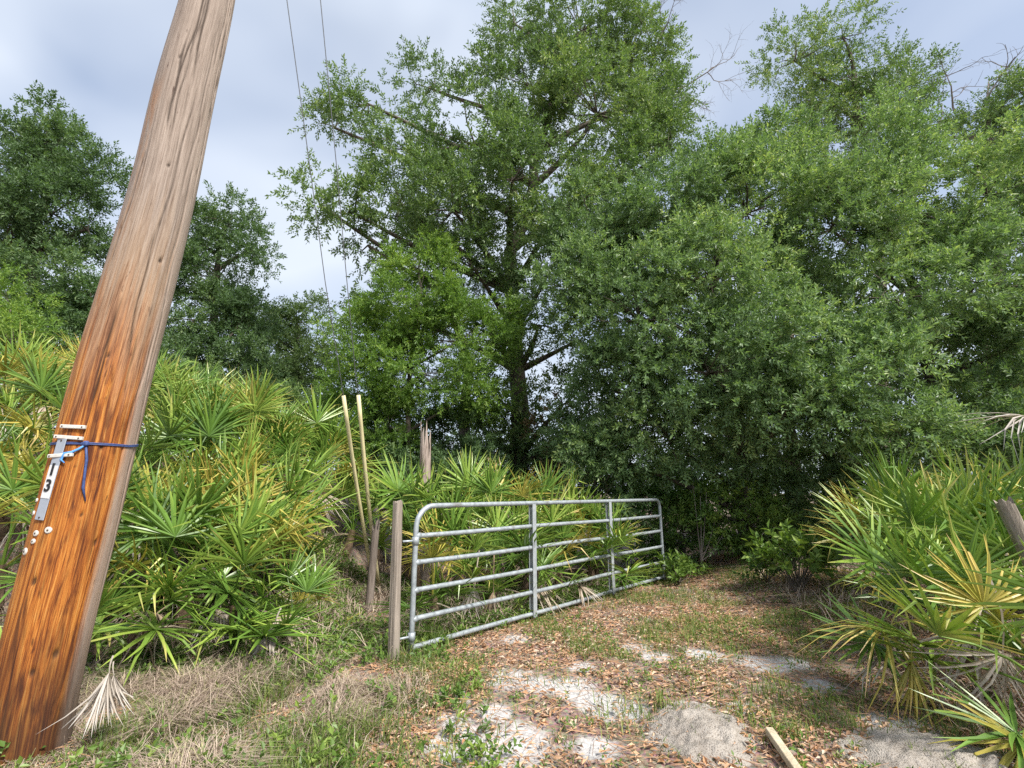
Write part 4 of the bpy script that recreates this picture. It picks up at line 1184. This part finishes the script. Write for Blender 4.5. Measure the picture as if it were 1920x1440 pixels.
b = gbase(706, 6.3); tp = at(708, 952, 6.3)
post('log_post', 'rough dark log post behind the yellow guards', 'post', b, tp, .05, M['stub_wood'], 5, .25)
b = gbase(802, 8.0); tp = at(799, 752, 8.0)
post('broken_snag', 'tall splintered pale dead trunk behind the gate', 'dead trunk', b, tp, .10, M['snag_wood'], 9, .45)
b = gbase(1960, 3.75); tp = at(1878, 932, 3.7)
post('fence_post', 'leaning grey wooden post among the right palmettos', 'post', b, tp, .064, M['grey_wood'], 12, .05, square=.4)

# cut board on the ground
b0, b1 = gpt(1444, 1388), gpt(1500, 1470)
ax = unit(b1 - b0); up_ = unit(np.array([0, 0, 1.0]) - ax * ax[2]); sd_ = np.cross(up_, ax)
mb = MB(); mb.box((b0 + b1) / 2 + up_ * .05, [ax, sd_, up_], [np.linalg.norm(b1 - b0) / 2, .022, .020], bev=.003)
o = mb.build('cut_board', M['lumber'], base=tuple((b0 + b1) / 2)); tag(o, 'pale cut board lying on the sand at the bottom edge', 'board')

# ------------------------------------------------------------------ small bushes and sapling
def bush(name, label, px, py, h, rad, n, ll, lw, mat, seed):
    r = np.random.default_rng(seed)
    b = gpt(px, py)
    t = thing(name, label, 'bush', b)
    st, lv = MB(), MB()
    for k in range(n):
        az = r.uniform(0, 6.28); q = r.uniform(.15, 1)
        tip = b + np.array([math.cos(az) * rad * q, math.sin(az) * rad * q, h * r.uniform(.35, 1) * (1 - .25 * q)])
        m1 = (b + tip) / 2 + [0, 0, .1 * h]
        st.tube(np.array([b + r.normal(0, .02, 3), m1, tip]), [.007, .005, .003], 4, cap=False)
        add_sprays(lv, np.stack([m1, (m1 + tip) / 2]), np.stack([tip - m1 + [0, 0, .05]] * 2), np.array([.30, .28]) * 1, 9, ll, lw, r, up=1.0)
    st.build('stems', M['bark'], t); lv.build('leaves', M[mat], t)
bush('leafy_bush', 'broad leaved green bush at the right back of the clearing', 1500, 1110, .85, .62, 46, .115, .065, 'weed', 61)
bush('leafy_bush', 'small bright green bush at the free end of the gate', 1272, 1098, .36, .30, 22, .10, .055, 'weed', 62)
bush('leafy_bush', 'low weedy bush at the foot of the clearing\'s dark hollow', 1440, 1092, .28, .40, 16, .08, .04, 'shrub', 63)

b = gpt(1317, 1078)
t = thing('sapling', 'thin stemmed sapling standing alone behind the gate end', 'sapling', b)
st, lv = MB(), MB(); r = np.random.default_rng(66)
for dx, top_ in ((-18, 905), (8, 915), (28, 960), (-4, 930), (40, 1000)):
    e = at(1317 + dx, top_, b[1]); m1 = b + (e - b) * .4 + [0, 0, .06]
    st.tube(np.array([b, b + [0, 0, .22], m1, e]), [.013, .011, .009, .005], 5)
    q = np.linspace(.45, 1, 7)[:, None]; P = m1 + (e - m1) * q
    add_sprays(lv, P, r.normal(size=(7, 3)) + [0, 0, .4], np.full(7, .3), 8, .07, .03, r)
st.build('stems', M['dead_wood'], t); lv.build('leaves', M['shrub'], t)

# ------------------------------------------------------------------ ground cover (uncountable)
def gate_side(x, y):    # >0 behind the gate line
    return (x - GN[0]) * gperp[0] + (y - GN[1]) * gperp[1]
def sand_at(x, y):
    s = np.zeros_like(x)
    for px, py, r_ in SAND:
        p = gpt(px, py); s = np.maximum(s, np.exp(-.8 * ((x - p[0]) ** 2 + ((y - p[1]) * .9) ** 2) / r_ ** 2))
    for px, py, rx, ry, h, lab in MOUNDS:
        p = gpt(px, py); s = np.maximum(s, .80 * (((x - p[0]) / (rx * .95)) ** 2 + ((y - p[1]) / (ry * .95)) ** 2 < 1))
    return s
PAX = lambda y: 2.35 + .22 * (y - 3)        # left edge of the right palmettos

# fallen leaves
r = np.random.default_rng(81); n_ = 115000
x = r.uniform(-2.6, 5.2, n_); y = 2.6 + 7.6 * r.random(n_) ** 1.1
left = smooth(-1.4, -.6, x) 
dens = (.25 + .75 * left) * smooth(.32, .60, .55 * fbm(x * .9 + 4, y * .9) + .45 * fbm(x * 4 + 4, y * 4) + .05) * (1 - .82 * np.clip(sand_at(x, y) * 1.3 - .3, 0, 1))
keep = r.random(n_) < dens * .8
x, y = x[keep], y[keep]; m_ = len(x)
az = r.uniform(0, 6.28, m_)
AXv = np.stack([np.cos(az), np.sin(az), r.normal(.05, .18, m_)], 1)
NR = unit(np.array([0, 0, 1.0]) + r.normal(0, .33, (m_, 3)))
v = np.clip(.10 + .95 * r.random(m_) * (.55 + .9 * fbm(x * 1.1, y * 1.1 + 9)), 0, 1)
mb = MB(); s_ = r.uniform(.4, 1.4, m_)
add_leaves(mb, np.stack([x, y, gz(x, y) + r.uniform(.004, .022, m_)], 1), AXv, NR, .046 * s_, .018 * s_, v, .35)
tag(mb.build('fallen_leaves', M['litter']), 'brown and orange fallen oak leaves covering the path', 'leaf litter', kind='stuff')

def blades(mb, x, y, h, w, lean, v, r, curve=.6):
    n = len(x)
    az = r.uniform(0, 6.28, n)
    D = np.stack([np.cos(az), np.sin(az), np.zeros(n)], 1); S = np.stack([-np.sin(az), np.cos(az), np.zeros(n)], 1)
    b = np.stack([x, y, gz(x, y) - .005], 1)
    h = h[:, None]; w = np.broadcast_to(w, (n,))[:, None]; lean = np.broadcast_to(lean, (n,))[:, None]
    Z = np.array([0, 0, 1.0])
    m = b + Z * h * .55 + D * h * lean * .35
    t = b + Z * h * (1 - .35 * lean * curve) + D * h * lean * 1.0
    VV = np.stack([b - S * w / 2, b + S * w / 2, m + S * w * .4, m - S * w * .4, t], 1).reshape(-1, 3)
    k = np.arange(n)[:, None] * 5
    TT = np.concatenate([k + [0, 1, 2], k + [0, 2, 3], k + [3, 2, 4]], 1).reshape(-1, 3)
    mb.add(VV, TT, np.repeat(v, 5))

# short grass tufts on the path
r = np.random.default_rng(82); n_ = 9000
cx_ = r.uniform(-1.9, 4.8, n_); cy_ = 2.6 + 6.9 * r.random(n_) ** 1.15
dn = smooth(.36, .62, fbm(cx_ * 1.4 + 20, cy_ * 1.4 + 3)) * (1 - .85 * np.clip(sand_at(cx_, cy_) * 1.3, 0, 1)) + .05
keep = (r.random(n_) < dn) & (gate_side(cx_, cy_) < .25)
cx_, cy_ = cx_[keep], cy_[keep]
nb = 13
bx = (cx_[:, None] + r.normal(0, .055, (len(cx_), nb))).ravel(); by = (cy_[:, None] + r.normal(0, .055, (len(cx_), nb))).ravel()
hv = np.repeat(r.uniform(.04, .12, len(cx_)), nb) * r.uniform(.5, 1.2, len(bx))
mb = MB(); blades(mb, bx, by, hv, .006, r.uniform(.2, 1.2, len(bx)), np.clip(np.repeat(r.random(len(cx_)), nb) * .7 + r.random(len(bx)) * .3, 0, 1), r)
tag(mb.build('path_grass', M['grass']), 'short green grass tufts growing through the leaf litter', 'grass', kind='stuff')

# dry grass on the left verge
r = np.random.default_rng(83); n_ = 60000
x = r.uniform(-3.4, -.35, n_); y = r.uniform(2.6, 5.0, n_)
dn = smooth(-.5, -1.1, x) * smooth(5.0, 4.3, y) * smooth(.34, .56, fbm(x * 1.3 + 1, y * 1.3 + 8) + .05)
keep = r.random(n_) < dn
x, y = x[keep], y[keep]
hv = r.uniform(.05, .22, len(x)) * (.35 + .9 * smooth(.42, .68, fbm(x * 2.3 + 5, y * 2.3 + 40)))
mb = MB(); blades(mb, x, y, hv, .0048, r.uniform(.5, 2.2, len(x)), r.random(len(x)), r, .9)
tag(mb.build('dry_grass', M['straw']), 'tangled dry pinkish grass on the verge between pole and gate', 'dry grass', kind='stuff')

# green grass mixed in the verge
r = np.random.default_rng(84); n_ = 40000
x = r.uniform(-3.6, -.3, n_); y = r.uniform(2.6, 5.6, n_)
dn = smooth(-.4, -1.0, x) * smooth(.44, .64, fbm(x * 1.5 + 31, y * 1.5 + 2)) * .8
keep = r.random(n_) < dn
x, y = x[keep], y[keep]
hv = r.uniform(.04, .18, len(x)) * (.45 + .8 * smooth(.42, .68, fbm(x * 2.1 + 15, y * 2.1 + 4)))
mb = MB(); blades(mb, x, y, hv, .006, r.uniform(.2, 1.3, len(x)), r.random(len(x)) * .8, r)
tag(mb.build('verge_grass', M['grass']), 'green grass mixed into the dry verge by the pole', 'grass', kind='stuff')

# leafy vines and seedlings in clumps on the verge
r = np.random.default_rng(93); n_ = 150
cx_ = np.r_[r.uniform(-3.3, -.7, n_ - 12), r.uniform(-1.1, -.1, 12)]; cy_ = np.r_[r.uniform(2.75, 5.0, n_ - 12), r.uniform(2.8, 4.0, 12)]
k_ = fbm(cx_ * 1.7 + 90, cy_ * 1.7 + 33) > .47
cx_, cy_ = cx_[k_], cy_[k_]
x = (cx_[:, None] + r.normal(0, .07, (len(cx_), 9))).ravel(); y = (cy_[:, None] + r.normal(0, .07, (len(cx_), 9))).ravel()
P = np.stack([x, y, gz(x, y) + .01], 1)
mb = MB(); add_sprays(mb, P, unit(r.normal(0, .7, (len(x), 3)) + [0, 0, .8]), np.repeat(r.uniform(.08, .24, len(cx_)) * .7, 9), 8, .042, .026, r, up=1.2, vbase=np.repeat(r.random(len(cx_)), 9), vspread=.35)
tag(mb.build('verge_weeds', M['weed']), 'clumps of bright leafy weeds in the dry verge grass', 'weeds', kind='stuff')

# small leafy weeds and twigs on the path
r = np.random.default_rng(90); n_ = 4200
x = r.uniform(-1.4, 4.4, n_); y = 2.7 + 6.2 * r.random(n_) ** 1.1
f_ = fbm(x * 1.9 + 70, y * 1.9 + 11)
keep = (gate_side(x, y) < .1) & (f_ > .45) & (sand_at(x, y) < .6)
x, y = x[keep], y[keep]; P = np.stack([x, y, gz(x, y)], 1)
mb = MB(); add_sprays(mb, P, unit(r.normal(0, .8, (len(x), 3)) + [0, 0, .7]), r.uniform(.05, .12, len(x)), 8, .030, .015, r, up=1.2, vbase=r.random(len(x)))
tag(mb.build('path_weeds', M['weed']), 'tiny leafy weeds scattered over the sandy path', 'weeds', kind='stuff')
r = np.random.default_rng(91); n_ = 5200
x = r.uniform(-3.0, 4.4, n_); y = 2.7 + 5.5 * r.random(n_) ** 1.1
mb = MB(); az = r.uniform(0, 6.28, n_); ln = r.uniform(.05, .26, n_)
e0 = np.stack([x, y, gz(x, y) + .012], 1); x1 = x + np.cos(az) * ln; y1 = y + np.sin(az) * ln
e1 = np.stack([x1, y1, gz(x1, y1) + r.uniform(.012, .05, n_)], 1); sd_ = np.stack([-np.sin(az), np.cos(az), np.zeros(n_)], 1) * .0022; zz_ = np.array([0, 0, .003])
VV = np.stack([e0 - sd_, e0 + sd_, e0 + zz_, e1 - sd_ * .5, e1 + sd_ * .5, e1 + zz_], 1).reshape(-1, 3); k = np.arange(n_)[:, None] * 6
TT = np.concatenate([k + [0, 2, 5], k + [0, 5, 3], k + [2, 1, 4], k + [2, 4, 5]], 1).reshape(-1, 3)
mb.add(VV, TT, np.repeat(r.random(n_) * .6, 6))
tag(mb.build('fallen_twigs', M['litter']), 'thin dry twigs lying about on the path and verge', 'twigs', kind='stuff')

# broad-leaved weeds: verge, gate foot, bank foot
def weeds(name, label, x, y, h, ll, lw, mat, seed):
    r = np.random.default_rng(seed); n = len(x)
    P = np.stack([x, y, gz(x, y)], 1)
    D = unit(r.normal(0, .6, (n, 3)) + [0, 0, 1.0])
    mb = MB(); add_sprays(mb, P, D, r.uniform(.5, 1.2, n) * h, 9, ll, lw, r, up=1.1, vbase=r.random(n))
    return tag(mb.build(name, M[mat]), label, 'weeds', kind='stuff')
r = np.random.default_rng(85); n_ = 14000
x = r.uniform(-4.2, 2.8, n_); y = r.uniform(2.7, 8.8, n_)
gs = gate_side(x, y)
behind = (gs > .03) & (gs < 1.6) & (x > -1.3)
verge = (x < -.55) & (gs < .3) & (fbm(x * 1.6 + 50, y * 1.6) > .46)
bank = (x < -1.4) & (y > 4.0) & (y < 7)
keep = (behind & (r.random(n_) < .9)) | (verge & (r.random(n_) < .16)) | (bank & (r.random(n_) < .95)) | ((x < -1.3) & (x > -3.2) & (y > 5) & (y < 8.5))
keep &= ~((np.abs(x - anc[0] * y / anc[1]) < .22) & (y > anc[1] - 1.6) & (y < anc[1] + .1))
weeds('ground_weeds', 'low broad leaved green weeds under the gate and along the verge', x[keep], y[keep], .17, .045, .026, 'weed', 86)

# dead fronds and straw under the palmettos
r = np.random.default_rng(87); n_ = 26000
x = r.uniform(-6.5, 5.5, n_); y = r.uniform(3.2, 8.2, n_)
gs = gate_side(x, y)
keep = ((x < -1.6) & (y > 4.3)) | ((gs > .2) & (gs < 1.9) & (x > -1.3)) | ((x > PAX(y) + .35) & (r.random(n_) < .5))
x, y = x[keep], y[keep]
mb = MB(); blades(mb, x, y, r.uniform(.06, .34, len(x)), .009, r.uniform(.6, 2.2, len(x)), r.random(len(x)) * .9, r, .9)
tag(mb.build('dead_thatch', M['straw']), 'dry dead thatch lying under the palmettos', 'thatch', kind='stuff')

print('TRIS', tri_count(), 'OBJS', len(bpy.data.objects))
